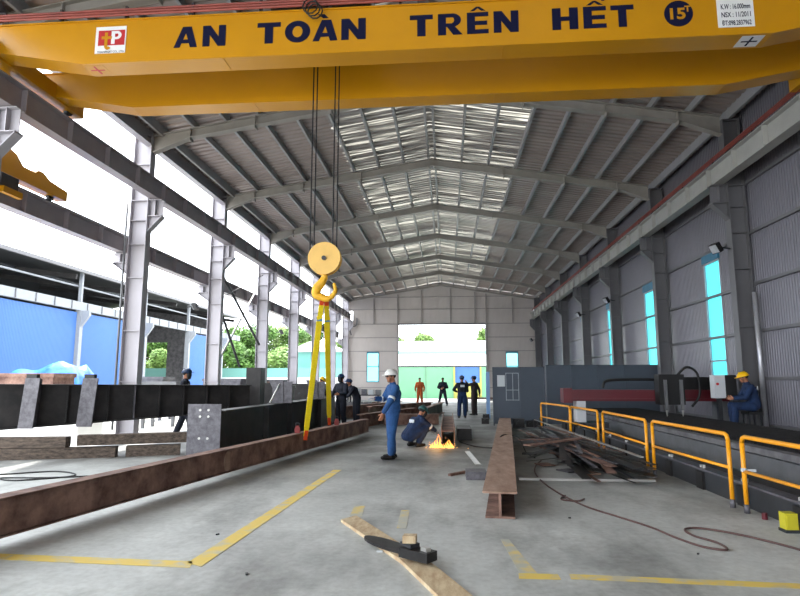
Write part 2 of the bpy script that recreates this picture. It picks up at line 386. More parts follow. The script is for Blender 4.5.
for x in (-5.9, -3.95, -2.0, .35, 2.3, 3.2, 5.3):
    z0 = 0 if x in (-3.95, 3.2) else 6.1
    MB().box(x - .05, x + .05, YG - .14, YG - .051, z0, zroof(x) - .45).build('gable_post', 'girtg', wb)
for i, (a, c, z0, z1) in enumerate(GW):
    f = MB(); t = .05
    f.box(a, a + t, YG - .03, YG + .05, z0, z1); f.box(c - t, c, YG - .03, YG + .05, z0, z1); f.box(a, c, YG - .03, YG + .05, z1 - .12, z1); f.box(a, c, YG - .03, YG + .05, z0, z0 + t)
    f.box(a, c, YG - .03, YG + .05, 2.66, 2.70)
    o = struct('window_%d' % (i + 6), f, 'teal')
    MB().box(a + t, c - t, YG + .02, YG + .03, z0 + t, z1 - .12).build('glazing_sheet', 'glazep', o)
f = MB(); f.box(DR[0] - .08, DR[0], YG - .1, YG + .08, 0, DR[2] + .1); f.box(DR[1], DR[1] + .08, YG - .1, YG + .08, 0, DR[2] + .1); f.box(DR[0], DR[1], YG - .1, YG + .08, DR[2], DR[2] + .1)
struct('trim_1', f, 'columnr')

# columns ---------------------------------------------------------------
def column(side, y, i):
    g = 'portal columns along the open side' if side < 0 else 'portal columns along the clad wall'
    lab = ('pale grey steel portal column on the open side, %s beyond the crane' if side < 0 else 'grey steel portal column against the clad wall, %s beyond the crane') % ORD[max(0, i - 3)]
    if i < 3: lab = ('pale grey steel column on the open side, beside the crane' if side < 0 else 'grey steel column by the clad wall, beside the crane')
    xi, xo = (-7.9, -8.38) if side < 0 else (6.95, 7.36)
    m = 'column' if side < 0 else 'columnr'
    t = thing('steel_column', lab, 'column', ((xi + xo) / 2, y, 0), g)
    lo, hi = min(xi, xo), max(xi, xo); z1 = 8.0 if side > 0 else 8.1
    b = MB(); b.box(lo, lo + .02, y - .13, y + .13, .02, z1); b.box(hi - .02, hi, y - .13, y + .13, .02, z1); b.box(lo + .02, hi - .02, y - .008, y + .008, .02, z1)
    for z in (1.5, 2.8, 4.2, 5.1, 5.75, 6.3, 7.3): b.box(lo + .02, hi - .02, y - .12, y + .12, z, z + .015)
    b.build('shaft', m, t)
    MB().box(lo - .06, hi + .06, y - .2, y + .2, 0, .025).build('base_plate', m, t)
    # crane bracket towards the hall
    d = 1 if side < 0 else -1; b = MB(); xb = xi + d * .38
    def brk(x0, x1, za, zb, zc):                                   # arm with knee
        b.prism([(x0, y - .008, za), (x1, y - .008, zb), (x1, y - .008, zc), (x0, y - .008, zc)], (0, .016, 0))
        b.bar((x0, y, za), (x1, y, zb), .22, .02, up=(0, 1, 0)) if False else b.prism([(x0, y - .11, za), (x1, y - .11, zb), (x1, y - .11, zb + .02), (x0, y - .11, za + .02)], (0, .22, 0))
        b.box(min(x0, x1), max(x0, x1), y - .11, y + .11, zc - .02, zc)
        b.box(min(x0, x1), max(x0, x1), y - .11, y + .11, zb + .02, zb + .035)
        xm = (x0 + x1) / 2; b.box(xm - .008, xm + .008, y - .11, y + .11, zb + .035, zc - .02)
    brk(xi, xb, 5.45, 5.85, 6.33); b.build('crane_bracket', m, t)
    if side < 0:
        b = MB(); brk(xo, xo - .42, 4.3, 4.6, 4.88); b.build('crane_bracket', m, t)
    MB().box(lo - .0, hi, y - .13, y + .13, z1, z1 + .03).build('cap_plate', m, t)
    return t
for i, y in enumerate(COLY):
    if y < 13: continue
    column(-1, y, i); column(1, y, i)
column(1, 9.2, 2); column(-1, 9.2, 2)

# crane runways ----------------------------------------------------------
def runway(x, zb, zt, w_, m, label, y0=1, y1=46.4, stiff=True, name='crane_runway_beam'):
    t = thing(name, label, 'beam', (x, y0, zb))
    b = MB(); b.box(x - w_ / 2, x + w_ / 2, y0, y1, zb, zb + .02); b.box(x - w_ / 2, x + w_ / 2, y0, y1, zt - .02, zt); b.box(x - .01, x + .01, y0, y1, zb + .02, zt - .02)
    b.build('girder', m, t)
    if stiff:
        y = y0 + .5
        while y < y1: MB().box(x - w_ / 2 + .01, x + w_ / 2 - .01, y, y + .03, zb + .02, zt - .02).build('stiffener', m, t); y += 1.325
    MB().box(x - .03, x + .03, y0, y1, zt, zt + .07).build('crane_rail', 'dark', t)
    return t
runway(-7.75, 6.35, 6.85, .26, 'cranebeam', 'dark grey crane runway beam along the open side of the hall')
runway(6.76, 6.35, 6.85, .26, 'cranebeamr', 'pale grey crane runway beam along the clad wall')
runway(-8.62, 4.9, 5.35, .26, 'cranebeam', 'lower dark runway beam outside the open side columns', y1=46)
t = thing('conductor_rail', 'red conductor bars clipped above the pale runway beam', 'conductor rail', (6.62, 1, 7))
for k in range(3): MB().box(6.72, 6.745, 1, 46, 6.98 + .045 * k, 7.0 + .045 * k).build('red_bar', 'redrail', t)
for k in range(24): MB().box(6.745, 6.77, 1.3 + 1.9 * k, 1.34 + 1.9 * k, 6.85, 7.12).build('bracket', 'dark', t)

# diagonal bracing between two open side columns
def brace(p, q, m, label, r_=.035):
    tag(MB().tube([p, q], r_, 8).build('brace_rod', m, None, True), label, 'brace', 'diagonal braces between the open side columns')
brace((-8.2, 20.0, 5.6), (-8.2, 24.9, 3.1), 'dark', 'dark slanting brace high between the columns', .05)
brace((-8.28, 20.05, 4.6), (-8.28, 22.8, 2.1), 'dark', 'dark slanting brace low beside the pale sloping one', .05)
brace((-8.36, 24.9, 5.6), (-8.36, 20.0, 1.6), 'bright', 'pale slanting brace crossing the dark lower one', .04)
brace((-8.12, 19.95, 4.4), (-8.12, 24.9, 6.2), 'dark', 'thin slanting tie rod crossing the dark upper brace', .015)

# ------------------------------------------------------------------ the yellow double girder crane
cr = thing('overhead_crane', 'yellow double girder overhead crane spanning the hall', 'crane', (XC, 9.3, 6.92))
ZB, ZT = 6.75, 7.50
def girder(y0, y1, xl, xr, name):
    b = MB(); th = [(-7.95, 7.1), (xl, ZB), (xr, ZB), (7.0, 7.1)]
    top = ZT
    for (xa, za), (xb, zb) in zip(th, th[1:]):
        b.hexa([(xa, y0, za), (xb, y0, zb), (xb, y1, zb), (xa, y1, za), (xa, y0, top), (xb, y0, top), (xb, y1, top), (xa, y1, top)])
    b.box(-7.95, 7.0, y0 - .03, y1 + .03, top, top + .02)
    return b.build(name, 'yellow', cr)
GY = (8.57, 8.97); girder(*GY, -6.0, 5.0, 'main_girder'); GY2 = (10.12, 10.5); girder(*GY2, -6.0, 5.0, 'main_girder')
for y0, y1 in (GY, GY2):
    for x in (-3.6, .95): MB().box(x - .012, x + .012, y0 + .02, y1 - .02, ZB - .008, ZB - .001).build('weld_seam', 'yellow', cr)
for x in (-7.72, 6.74):
    b = MB(); b.box(x - .14, x + .14, 8.1, 11.0, 6.99, 7.3); o = b.build('end_truck', 'yellow', cr)
    for y in (8.4, 10.7): MB().disc((x, y, 7.02), .1, .08, 'x', 20).build('wheel', 'dark', o)
for y in (8.77, 10.31): MB().box(-7.6, 6.6, y - .025, y + .025, ZT + .02, ZT + .07).build('trolley_rail', 'dark', cr)
b = MB(); b.box(-2.9, -1.2, 8.5, 10.55, 7.74, 7.84); b.box(-2.7, -2.3, 9.1, 10.1, 7.84, 8.2); tr_ = b.build('trolley', 'dark', cr)
MB().tube([(-2.4, 9.55, 8.05), (-1.4, 9.55, 8.05)], .22, 20).build('rope_drum', 'midgrey', tr_)
# pinkish red feeder rails along the top of the near girder
for k in range(3): MB().tube([(-7.9, 8.50 + .02 * k, 7.56 + .06 * k), (1.3, 8.50 + .02 * k, 7.56 + .06 * k)], .02, 8).build('feeder_rail', 'redrail', cr)
for k in range(8): MB().box(-7.6 + 1.15 * k, -7.56 + 1.15 * k, 8.53, 8.6, ZT + .02, ZT + .24).build('rail_clip', 'dark', cr)
b = MB()
for k in range(3):
    pts = [(-2.13 + .04 * k + .12 * math.cos(a / 10 * 2 * math.pi), 8.44 + .01 * k, 7.50 + .13 * math.sin(a / 10 * 2 * math.pi) - .04 * k) for a in range(11)]
    b.tube(pts, .012, 6, cap=False)
b.build('cable_loop', 'black', cr, True)

def text_mesh(txt, name, m, parent, x0, x1, z0, z1, y, off=.02, flat=None, ital=0):
    cu = bpy.data.curves.new('t', 'FONT'); cu.body = txt; cu.size = 1; cu.offset = off; cu.extrude = .004; cu.shear = ital; cu.resolution_u = 4
    to = bpy.data.objects.new('t', cu); C.objects.link(to); dg = bpy.context.evaluated_depsgraph_get()
    me = bpy.data.meshes.new_from_object(to.evaluated_get(dg)); bpy.data.objects.remove(to)
    xs = [v.co.x for v in me.vertices]; ys = [v.co.y for v in me.vertices]
    ref = flat if flat else (min(ys), max(ys))
    for v in me.vertices:
        a = (v.co.x - min(xs)) / (max(xs) - min(xs)); c = (v.co.y - ref[0]) / (ref[1] - ref[0]); d = v.co.z
        v.co = (x0 + a * (x1 - x0), y - .002 + d * .3, z0 + c * (z1 - z0))
    me.materials.clear(); me.materials.append(M[m]); me.update()
    o = bpy.data.objects.new(name, me); C.objects.link(o); put(o, parent); return o
TY = 8.57 - .002
SL = 0
LDX = 0.0
LZ0, LZ1 = 6.962, 7.33
def letter(ch, x0, x1, z0=LZ0, z1=LZ1, m='navy', par=None, y=None, name='letter'):
    """bold sans letter cut from flat sheet, spanning x0..x1"""
    y = TY if y is None else y
    b = MB(); W_ = x1 - x0; H_ = z1 - z0
    def q(*pts): b.prism([(x0 + u * W_, y - .004 - .00008 * (len(b.f) // 6), z0 + v * H_) for u, v in pts], (0, .003, 0))
    def rect(u0, u1, v0, v1): q((u0, v0), (u1, v0), (u1, v1), (u0, v1))
    def ring(cu, cv, ru, rv, iu, iv, a0, a1, n=26):
        for k in range(n):
            t0 = R(a0 + (a1 - a0) * k / n); t1 = R(a0 + (a1 - a0) * (k + 1) / n)
            q((cu + iu * math.cos(t0), cv + iv * math.sin(t0)), (cu + ru * math.cos(t0), cv + rv * math.sin(t0)), (cu + ru * math.cos(t1), cv + rv * math.sin(t1)), (cu + iu * math.cos(t1), cv + iv * math.sin(t1)))
    c = {'À': 'A', 'Ê': 'E', 'Ế': 'E'}.get(ch, ch)
    if c == 'A': q((0, 0), (.26, 0), (.62, 1), (.36, 1)); q((.70, 0), (1, 0), (.74, 1), (.42, 1)); rect(.24, .80, .2, .38)
    if c == 'N': rect(0, .31, 0, 1); rect(.69, 1, 0, 1); q((.0, 1), (.33, 1), (1, 0), (.67, 0))
    if c == 'T': rect(0, 1, .78, 1); rect(.32, .68, 0, .8)
    if c == 'O': ring(.5, .5, .5, .52, .2, .27, 0, 360, 36)
    if c == 'R': rect(0, .33, 0, 1); rect(.3, .6, .82, 1); rect(.3, .6, .38, .54); ring(.58, .69, .36, .31, .08, .13, -90, 90, 14); q((.34, .42), (.66, .42), (1, 0), (.62, 0))
    if c == 'E': rect(0, .38, 0, 1); rect(.3, 1, 0, .2); rect(.3, .94, .4, .59); rect(.3, 1, .8, 1)
    if c == 'H': rect(0, .34, 0, 1); rect(.66, 1, 0, 1); rect(.3, .7, .4, .6)
    if c == 't': rect(.32, .58, .18, 1); rect(.05, .95, .62, .78); ring(.62, .22, .30, .22, .05, .06, 180, 330, 12)
    if c == 'P': rect(0, .34, 0, 1); rect(.3, .55, .8, 1); rect(.3, .55, .36, .54); ring(.53, .68, .44, .32, .14, .13, -90, 90, 14)
    if ch in 'ÊẾ': q((.14, 1.06), (.34, 1.06), (.60, 1.26), (.44, 1.26)); q((.88, 1.06), (.68, 1.06), (.42, 1.26), (.58, 1.26))
    if ch == 'Ế': q((.80, 1.24), (.94, 1.24), (1.14, 1.44), (.92, 1.44))
    if ch == 'À': q((.42, 1.08), (.64, 1.08), (.46, 1.28), (.18, 1.28))
    return b.build(name, m, par or cr)
for ch, p0, p1 in (('A', -4.44, -4.04), ('N', -3.95, -3.56), ('T', -3.03, -2.64), ('O', -2.57, -2.15), ('À', -2.11, -1.7), ('N', -1.64, -1.24),
                   ('T', -.53, -.16), ('R', -.08, .31), ('Ê', .38, .72), ('N', .8, 1.19), ('H', 1.71, 2.11), ('Ế', 2.19, 2.54), ('T', 2.61, 2.96)):
    letter(ch, p0 + LDX, p1 + LDX)
d = MB().disc((3.63, TY - .003, 7.14), .215, .008, 'y', 40).build('load_badge', 'navy', cr)
text_mesh('15', 'badge_number', 'yellow', d, 3.50, 3.73, 7.04, 7.23, TY - .008, .03)
text_mesh('T', 'badge_letter', 'yellow', d, 3.72, 3.81, 7.16, 7.26, TY - .008, .03)
d = MB().box(4.20, 4.74, TY - .006, TY - .001, 6.87, 7.48).build('rating_plate', 'white', cr)
for i, s_ in enumerate(['Q : 15T', 'K.W : 16.000mm', 'NSX : 11/2011', 'ĐT:098.2837962']):
    z1 = 7.39 - .135 * i if i else 7.43
    text_mesh(s_, 'plate_writing', 'navy', d, 4.26, 4.69, z1 - (.085 if i else .1), z1, TY - .007, .012)
d = MB().box(-5.80, -5.27, TY - .006, TY - .001, 6.92, 7.40).build('logo_sign', 'white', cr)
MB().box(-5.75, -5.29, TY - .009, TY - .006, 7.06, 7.33).build('red_panel', 'red', d)
letter('t', -5.70, -5.50, 6.98, 7.29, 'yellow', d, TY - .010, 'logo_letter')
letter('P', -5.52, -5.34, 7.08, 7.31, 'white', d, TY - .010, 'logo_letter')
text_mesh('TOANPHAT CO., LTD', 'logo_caption', 'navy', d, -5.75, -5.29, 6.92, 6.96, TY - .009, .0)
for x, mm in ((4.74, 'white'), (-5.85, 'yellow')):
    d = MB().box(x - .17, x + .17, 8.62, 8.92, ZB - .004, ZB - .001).build('centre_mark', mm, cr)
    b = MB(); b.box(x - .12, x + .12, 8.755, 8.785, ZB - .007, ZB - .004); b.box(x - .015, x + .015, 8.65, 8.89, ZB - .0075, ZB - .004); b.build('cross_mark', 'navy' if mm == 'white' else 'red', d)

# hook block and ropes -------------------------------------------------
HX, HY, HZ = -2.09, 9.75, 3.62
hk = thing('hook_block', 'yellow crane hook block hanging on wire ropes', 'crane hook', (HX, HY, HZ))
for xs in (-.27, -.20, .13, .20):
    MB().tube([(HX + xs, HY, HZ + .1), (HX + xs, HY, 7.8)], .012, 6).build('wire_rope', 'rope', hk)
MB().disc((HX, HY - .07, HZ), .285, .03, 'y', 48).build('cheek_plate', 'sheave', hk)
MB().disc((HX, HY + .07, HZ), .285, .03, 'y', 48).build('cheek_plate', 'sheave', hk)
MB().disc((HX, HY, HZ), .25, .1, 'y', 40).build('sheave', 'hookyellow', hk)
MB().disc((HX, HY - .095, HZ), .04, .03, 'y', 20).build('pin', 'dark', hk)
def bez(ps, n=24):
    out = []
    P = [Vector(p) for p in ps]
    for i in range(len(P) - 1):
        p0 = P[max(i - 1, 0)]; p1 = P[i]; p2 = P[i + 1]; p3 = P[min(i + 2, len(P) - 1)]
        for k in range(n):
            t = k / n; out.append(.5 * ((2 * p1) + (-p0 + p2) * t + (2 * p0 - 5 * p1 + 4 * p2 - p3) * t * t + (-p0 + 3 * p1 - 3 * p2 + p3) * t ** 3))
    out.append(P[-1]); return out
def double_hook():
    b = MB(); b.tube([(HX, HY, HZ - .24), (HX, HY, HZ - .36)], .055, 14)
    for s in (-1, 1):
        pts = bez([(HX, HY, HZ - .33), (HX + s * .06, HY, HZ - .43), (HX + s * .13, HY, HZ - .52), (HX + s * .14, HY, HZ - .62), (HX + s * .04, HY, HZ - .68)] if s < 0 else
                  [(HX - .06, HY, HZ - .66), (HX + .04, HY, HZ - .70), (HX + .13, HY, HZ - .66), (HX + .19, HY, HZ - .56), (HX + .17, HY, HZ - .45)], 8)
        n = len(pts)
        for i in range(n - 1):
            f0 = i / (n - 1); r0 = (.055 + .03 * math.sin(math.pi * f0)) if s < 0 else .065 - .04 * f0
            b.tube([pts[i], pts[i + 1]], r0, 12); b.ell(pts[i], r0, nu=12, nv=6)
        b.ell(pts[-1], .03, nu=10, nv=5)
    return b.build('hook', 'hookyellow', hk, True)
double_hook()
# web slings
def strap(pts, wd, name, m, parent, th=.012, wdir=(1, 0, 0)):
    b = MB(); W = Vector(wdir)
    for p, q in zip(pts, pts[1:]): b.bar(p, q, wd, th, up=Vector((0, 0, 1)) if abs((Vector(q) - Vector(p)).normalized().z) < .9 else Vector((0, 1, 0)))
    return b.build(name, m, parent)
def sling(tip, label, dx):
    tip = Vector(tip); a = Vector((HX + dx, HY - .01, HZ - .66))
    t = thing('web_sling', label, 'lifting sling', tuple(a), 'lifting slings under the hook')
    m1 = a.lerp(tip, .12)
    dirn = (tip - a).normalized()
    strap([a, m1], .075, 'sling_eye', 'orange', t, .03)
    strap([m1, a.lerp(tip, .9)], .105, 'webbing', 'sling', t, .02)
    strap([a.lerp(tip, .05), a.lerp(tip, .97)], .085, 'webbing', 'sling', t, .035)
    strap([a.lerp(tip, .92), tip], .075, 'end_sleeve', 'orange', t, .04)
    bl = a.lerp(tip, .14); MB().obox(bl, (.1, .05, .06)).build('blue_tag', 'teal', t)
    return t
def clamp(p, label):
    t = thing('plate_clamp', label, 'lifting clamp', p, 'red clamps on the rusty beam'); x, y, z = p
    b = MB(); b.prism([(x - .05, y - .03, z), (x + .05, y - .03, z), (x + .06, y - .03, z + .08), (x + .03, y - .03, z + .15), (x - .03, y - .03, z + .15), (x - .06, y - .03, z + .08)], (0, .06, 0))
    b.build('clamp_body', 'clampred', t)
    MB().tube([(x + .04 * math.cos(a), y, z + .17 + .04 * math.sin(a)) for a in [k * math.pi / 6 for k in range(13)]], .010, 6, cap=False).build('clamp_ring', 'dark', t, True)
# long rusty beam held by the slings: near left to the welder's side
def beamx(y): return -3.28 + .163 * (y - 9.6) - .17
LB = [(beamx(3.6), 3.6), (beamx(16.6), 16.6)]
zb_, zh_ = .10, .36
lb = thing('rusty_beam', 'long rusty steel beam slung from the hook, low along the open floor', 'steel beam', (beamx(9.6), 9.6, zb_))
b = MB(); b.ibeam((LB[0][0], LB[0][1], zb_ + zh_ / 2), (LB[1][0], LB[1][1], zb_ + zh_ / 2), .2, zh_, .016, .012)
b.bar((LB[0][0], LB[0][1], zb_ + zh_ / 2), (LB[1][0], LB[1][1], zb_ + zh_ / 2), .01, zh_ - .05, dr=.085)
b.build('box_section', 'rust', lb)
def onbeam(y, z, dr=0): return Vector((beamx(y) + dr, y, z))
p = onbeam(9.1, zb_ + zh_ / 2, .092); b = MB(); b.tube([p, p + Vector((.012, 0, 0))], .15, 28); b.build('round_scar', 'rustlight', lb)
for y, s_ in ((7.6, .12), (10.4, .08), (12.5, .1)):
    pass
zt = zb_ + zh_
c1 = onbeam(12.0, zt + .0, -.02); c2 = onbeam(14.2, zt + .0, .02)
clamp((c1.x, c1.y, c1.z), 'red lifting clamp on the rusty beam, nearer one'); clamp((c2.x, c2.y, c2.z), 'red lifting clamp on the rusty beam, further one')
sling((c1.x + .19, c1.y - .10, c1.z - .12), 'yellow web sling running down to the nearer clamp, orange tip', -.03)
sling((c2.x - .16, c2.y - .1, c2.z + .02), 'yellow web sling running down to the further clamp', .04)

# small crane end carriage on the outer runway -------------------------------------
t = thing('crane_end_carriage', 'small yellow crane end carriage on the outer lower runway', 'crane carriage', (-8.62, 10.6, 5.45))
b = MB(); x = -8.62
prof = [(8.8, 5.52), (12.0, 5.52), (12.0, 5.74), (11.4, 5.80), (11.2, 5.90), (11.05, 5.90), (10.95, 5.82), (10.6, 5.82), (10.4, 6.0), (10.1, 6.08), (9.2, 6.08), (8.8, 5.95)]
b.prism([(x - .12, y, z) for y, z in prof], (.24, 0, 0)); b.build('carriage_body', 'yellow', t)
for y in (9.3, 11.6): MB().disc((x, y, 5.505), .085, .06, 'x', 18).build('wheel', 'dark', t)
MB().box(-8.48, -8.36, 9.9, 10.35, 5.2, 5.45).build('motor_housing', 'dark', t)
MB().obox((-8.30, 10.1, 5.1), (.1, .5, .12)).build('outrigger', 'yellow', t)
# ------------------------------------------------------------------ floor markings
def quad(n, pts, m='line'):
    if n in (4, 5, 8): m = 'lineworn'
    b = MB(); b.prism([(x, y, .002) for x, y in pts], (0, 0, .002)); o = b.build('trim_%d' % n, m); o['kind'] = 'structure'
quad(2, [(-5.2, 5.02), (-2.12, 4.87), (-2.17, 5.04), (-5.2, 5.17)]); quad(3, [(-2.20, 5.0), (-2.04, 4.90), (-1.83, 10.2), (-1.97, 10.2)])
quad(4, [(-.56, 7.15), (-.46, 7.15), (-.44, 6.3), (-.54, 6.3)]); quad(5, [(.50, 5.95), (.58, 5.95), (.70, 4.95), (.56, 4.95)])
quad(6, [(.54, 4.82), (.86, 4.82), (.86, 4.95), (.55, 4.95)]); quad(7, [(.94, 4.84), (3.4, 4.72), (3.4, 4.84), (.95, 4.96)])
quad(8, [(-1.15, 7.35), (-1.02, 7.35), (-.98, 6.8), (-1.12, 6.8)])
# scattered grit and offcuts lying on the open floor
k = 0
for x, y, s_ in ((-.62, 5.45, .03), (-2.3, 5.9, .018), (-1.6, 4.75, .02), (1.35, 6.9, .016), (2.2, 5.6, .014)):
    tag(MB().obox((x, y, .006), (s_ * 1.8, s_, .012), (0, 0, k)).build('offcut_chip', 'paper' if k == 0 else 'dark'), ['pale chip lying beside the plank', 'dark chip inside the yellow line corner', 'dark chip near the picture edge left of the plank', 'dark chip beside the central beam end', 'dark chip near the brown hose'][k], 'chip'); k += 1

# ------------------------------------------------------------------ central rusty I beam
t = thing('rusty_i_beam', 'rusty I beam lying end-on to the viewer in the middle aisle', 'steel beam', (.6, 6.7, 0))
P0 = Vector((.575, 6.82, .145)); P1 = Vector((1.93, 20.1, .145))
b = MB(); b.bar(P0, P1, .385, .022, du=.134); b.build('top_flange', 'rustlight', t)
b = MB(); b.bar(P0, P1, .33, .022, du=-.134); b.build('bottom_flange', 'rust', t)
b = MB(); b.bar(P0, P1, .03, .246); b.build('web', 'rust', t)

# cross bearers
tag(MB().box(.28, .60, 9.35, 9.75, 0, .12).build('steel_plate_block', 'plate'), 'dark grey steel block on the floor beside the rusty I beam', 'steel block')
t = tag(MB().box(1.10, 3.15, 9.4, 9.5, 0, .035).build('flat_bar', 'bright'), 'long pale flat bar lying across the floor under the scrap heap', 'steel bar')
tag(MB().bar((.02, 9.7, .02), (.29, 10.05, .02), .05, .04).build('flat_bar', 'rust'), 'short rusty bar lying beside the dark steel block', 'steel bar')
tag(MB().bar((.55, 11.0, .008), (.42, 13.0, .008), .1, .016).build('flat_bar', 'bright'), 'short pale flat bar lying on the dark floor behind the block', 'steel bar')

# cut section being flame cut
t = thing('cut_channel', 'dark steel channel being flame cut beside the crouching welder', 'steel channel', (-.1, 13.9, 0))
P0 = Vector((.01, 13.9, .24)); P1 = Vector((.02, 19.5, .24))
b = MB(); b.bar(P0, P1, .02, .48, dr=-.15); b.build('flange', 'rust', t)
b = MB(); b.bar(P0, P1, .02, .48, dr=.15); b.build('flange', 'rust', t)
b = MB(); b.bar(P0, P1, .28, .02, du=.12); b.build('web', 'rust', t)
tag(MB().box(.25, .62, 15.4, 16.6, 0, .3).build('steel_box_section', 'mill'), 'dark box section on the floor beside the cut channel', 'steel section')
tag(MB().ibeam((-1.5, 17.8, .2), (.6, 18.3, .2), .25, .36).build('rusty_beam_offcut', 'rust') if False else MB().ibeam((-2.2, 20.4, .2), (-.3, 20.8, .2), .25, .36).build('rusty_beam_offcut', 'rust'), 'rusty beam offcut lying crosswise behind the welder', 'steel beam')

# beams stacked behind the standing man
for i, (p, q, h, lab) in enumerate([
    ((-2.9, 19.5), (-1.4, 24.5), .42, 'rusty deep beam behind the standing man, nearest of the floor row'),
    ((-3.2, 24.0), (-.8, 29.0), .5, 'rusty beam lying slantwise in front of the far door'),
    ((-4.6, 22.5), (-2.4, 30.0), .5, 'rusty long beam beside the far workbench'),
    ((-.9, 22.0), (-.25, 29.0), .5, 'rusty beam pointing at the dark standing worker')]):
    t = tag(MB().ibeam((p[0], p[1], h / 2), (q[0], q[1], h / 2), .25, h, .03, .02).build('rusty_i_beam', 'rust'), lab, 'steel beam', 'rusty beams on the far floor')

# ------------------------------------------------------------------ dark plate girders on the left
g1 = thing('plate_girder', 'long black plate girder on timbers, the further of two', 'steel girder', (-7.5, 12.5, .55))
Q0 = Vector((-10.3, 10.55, 1.0)); Q1 = Vector((-4.9, 14.28, 1.0)); hgt = .7
GZ = [(1.47, .46), (1.42, .80)]; dq = (Q1 - Q0).normalized(); nq_ = Vector((dq.y, -dq.x, 0)); b = MB()
def gsec(off0, off1, z0a, z1a, z0b, z1b): b.hexa([Q0 + nq_ * off0 + Vector((0, 0, z0a - 1)), Q1 + nq_ * off0 + Vector((0, 0, z0b - 1)), Q1 + nq_ * off1 + Vector((0, 0, z0b - 1)), Q0 + nq_ * off1 + Vector((0, 0, z0a - 1)),
    Q0 + nq_ * off0 + Vector((0, 0, z1a - 1)), Q1 + nq_ * off0 + Vector((0, 0, z1b - 1)), Q1 + nq_ * off1 + Vector((0, 0, z1b - 1)), Q0 + nq_ * off1 + Vector((0, 0, z1a - 1))])
gsec(-.17, .17, 1.445, 1.47, 1.395, 1.42); gsec(-.17, .17, .46, .485, .80, .825); gsec(-.01, .01, .485, 1.445, .825, 1.395); b.build('girder_body', 'mill', g1)
dirq = (Q1 - Q0).normalized(); nq = Vector((dirq.y, -dirq.x, 0))
for f in (.30, .40, .52, .6, .68, .76, .84, .92):
    zl = .49 + .34 * f; zh2 = 1.44 - .05 * f; c = Q0.lerp(Q1, f) + nq * .09; c.z = (zl + zh2) / 2; b = MB(); b.obox(c, (.02, .15, zh2 - zl), (0, 0, math.atan2(dirq.y, dirq.x))); b.build('stiffener', 'plate' if f in (.3, .6) else 'mill', g1)
for (x, xw) in ((-8.52, .32), (-7.66, .34)):
    y = Q0.y + (x - Q0.x) / (Q1.x - Q0.x) * (Q1.y - Q0.y) - .42
    b = MB(); b.prism([(x - xw / 2 - .02, y, .56), (x + xw / 2 - .02, y, .56), (x + xw / 2 + .06, y, 1.58), (x - xw / 2 + .06, y, 1.58)], (0, .03, 0))
    b.prism([(x - .01, y + .03, .6), (x + .01, y + .03, .6), (x + .07, y + .03, 1.56), (x + .05, y + .03, 1.56)], (0, .25, 0))
    o = b.build('end_plate', 'plate', g1)
    MB().box(x - .08, x + .14, y + .0, y + .1, 1.58, 1.66).build('bolt_cluster', 'black', o)
# timbers
TI = [((-9.6, 10.9), (-7.55, 11.3), .22, .20, 'weathered timber baulk on top of the stack at the picture edge'),
      ((-7.35, 11.3), (-5.2, 12.3), .25, .20, 'weathered timber baulk on top beside the grey end plate'),
      ((-9.8, 10.6), (-6.7, 11.6), .0, .21, 'weathered timber baulk on the floor, lowest under the black girder'),
      ((-6.55, 11.7), (-5.6, 12.1), .0, .21, 'short weathered timber baulk on the floor under the girder')]
for p, q, z, h, lab in TI:
    tag(MB().bar((*p, z + h / 2), (*q, z + h / 2), .24, h).build('timber_baulk', 'wood'), lab, 'timber', 'timber baulks under the black girder')
g2 = thing('plate_girder', 'black plate girder with drilled end plate, the nearer of two', 'steel girder', (-4.2, 10.8, .02))
G0 = Vector((-4.33, 10.8, .51)); G1 = Vector((-4.05, 21.0, .51))
b = MB(); b.ibeam(G0, G1, .32, .92, .025, .016); b.build('girder_body', 'mill', g2)
b = MB(); b.box(-4.86, -4.22, 10.74, 10.77, .08, 1.09); ep = b.build('end_plate', 'plate', g2)
for x in (-4.72, -4.58):
    pass
for z in (.98, .86, .46):
    for x in (-4.62, -4.46): MB().disc((x, 10.735, z), .022, .012, 'y', 14).build('bolt_hole', 'bright', ep)
for y in (13, 15, 17, 18.5): MB().box(-4.12 - .0, -4.0, y, y + .015, .08, .94).build('stiffener', 'mill', g2)
# fittings standing on the girders
for i, (x, y, z0, z1, wd, lab, m) in enumerate([
    (-4.98, 14.75, .0, 1.86, .38, 'black square steel stub standing behind the nearer girder', 'mill'),
    (-5.35, 17.8, 0, 1.46, .6, 'black steel box upright behind the girders by the third column', 'mill')]):
    tag(MB().box(x - wd / 2, x + wd / 2, y, y + wd, z0, z1).build('steel_stub', m), lab, 'steel stub')
for y, lab in ((14.5, 'grey slanted gusset bracket standing on the nearer girder'), (18.0, 'grey gusset bracket on the nearer girder, beside the slings')):
    x = -4.25 + .0275 * (y - 10.8)
    t = thing('gusset_bracket', lab, 'bracket', (x, y, .97), 'gusset brackets on the girder')
    MB().prism([(x - .05, y, .972), (x + .05, y, .972), (x + .02, y, 1.55), (x - .35, y, 1.55), (x - .30, y, .972)][0:4], (0, .03, 0)).build('web_plate', 'plate', t)
    MB().box(x - .25, x + .25, y + .03, y + .06, .972, 1.5).build('face_plate', 'plate', t)
    MB().bar((x - .22, y - .25, .985), (x - .06, y, 1.45), .03, .03).build('strut', 'bright', t)
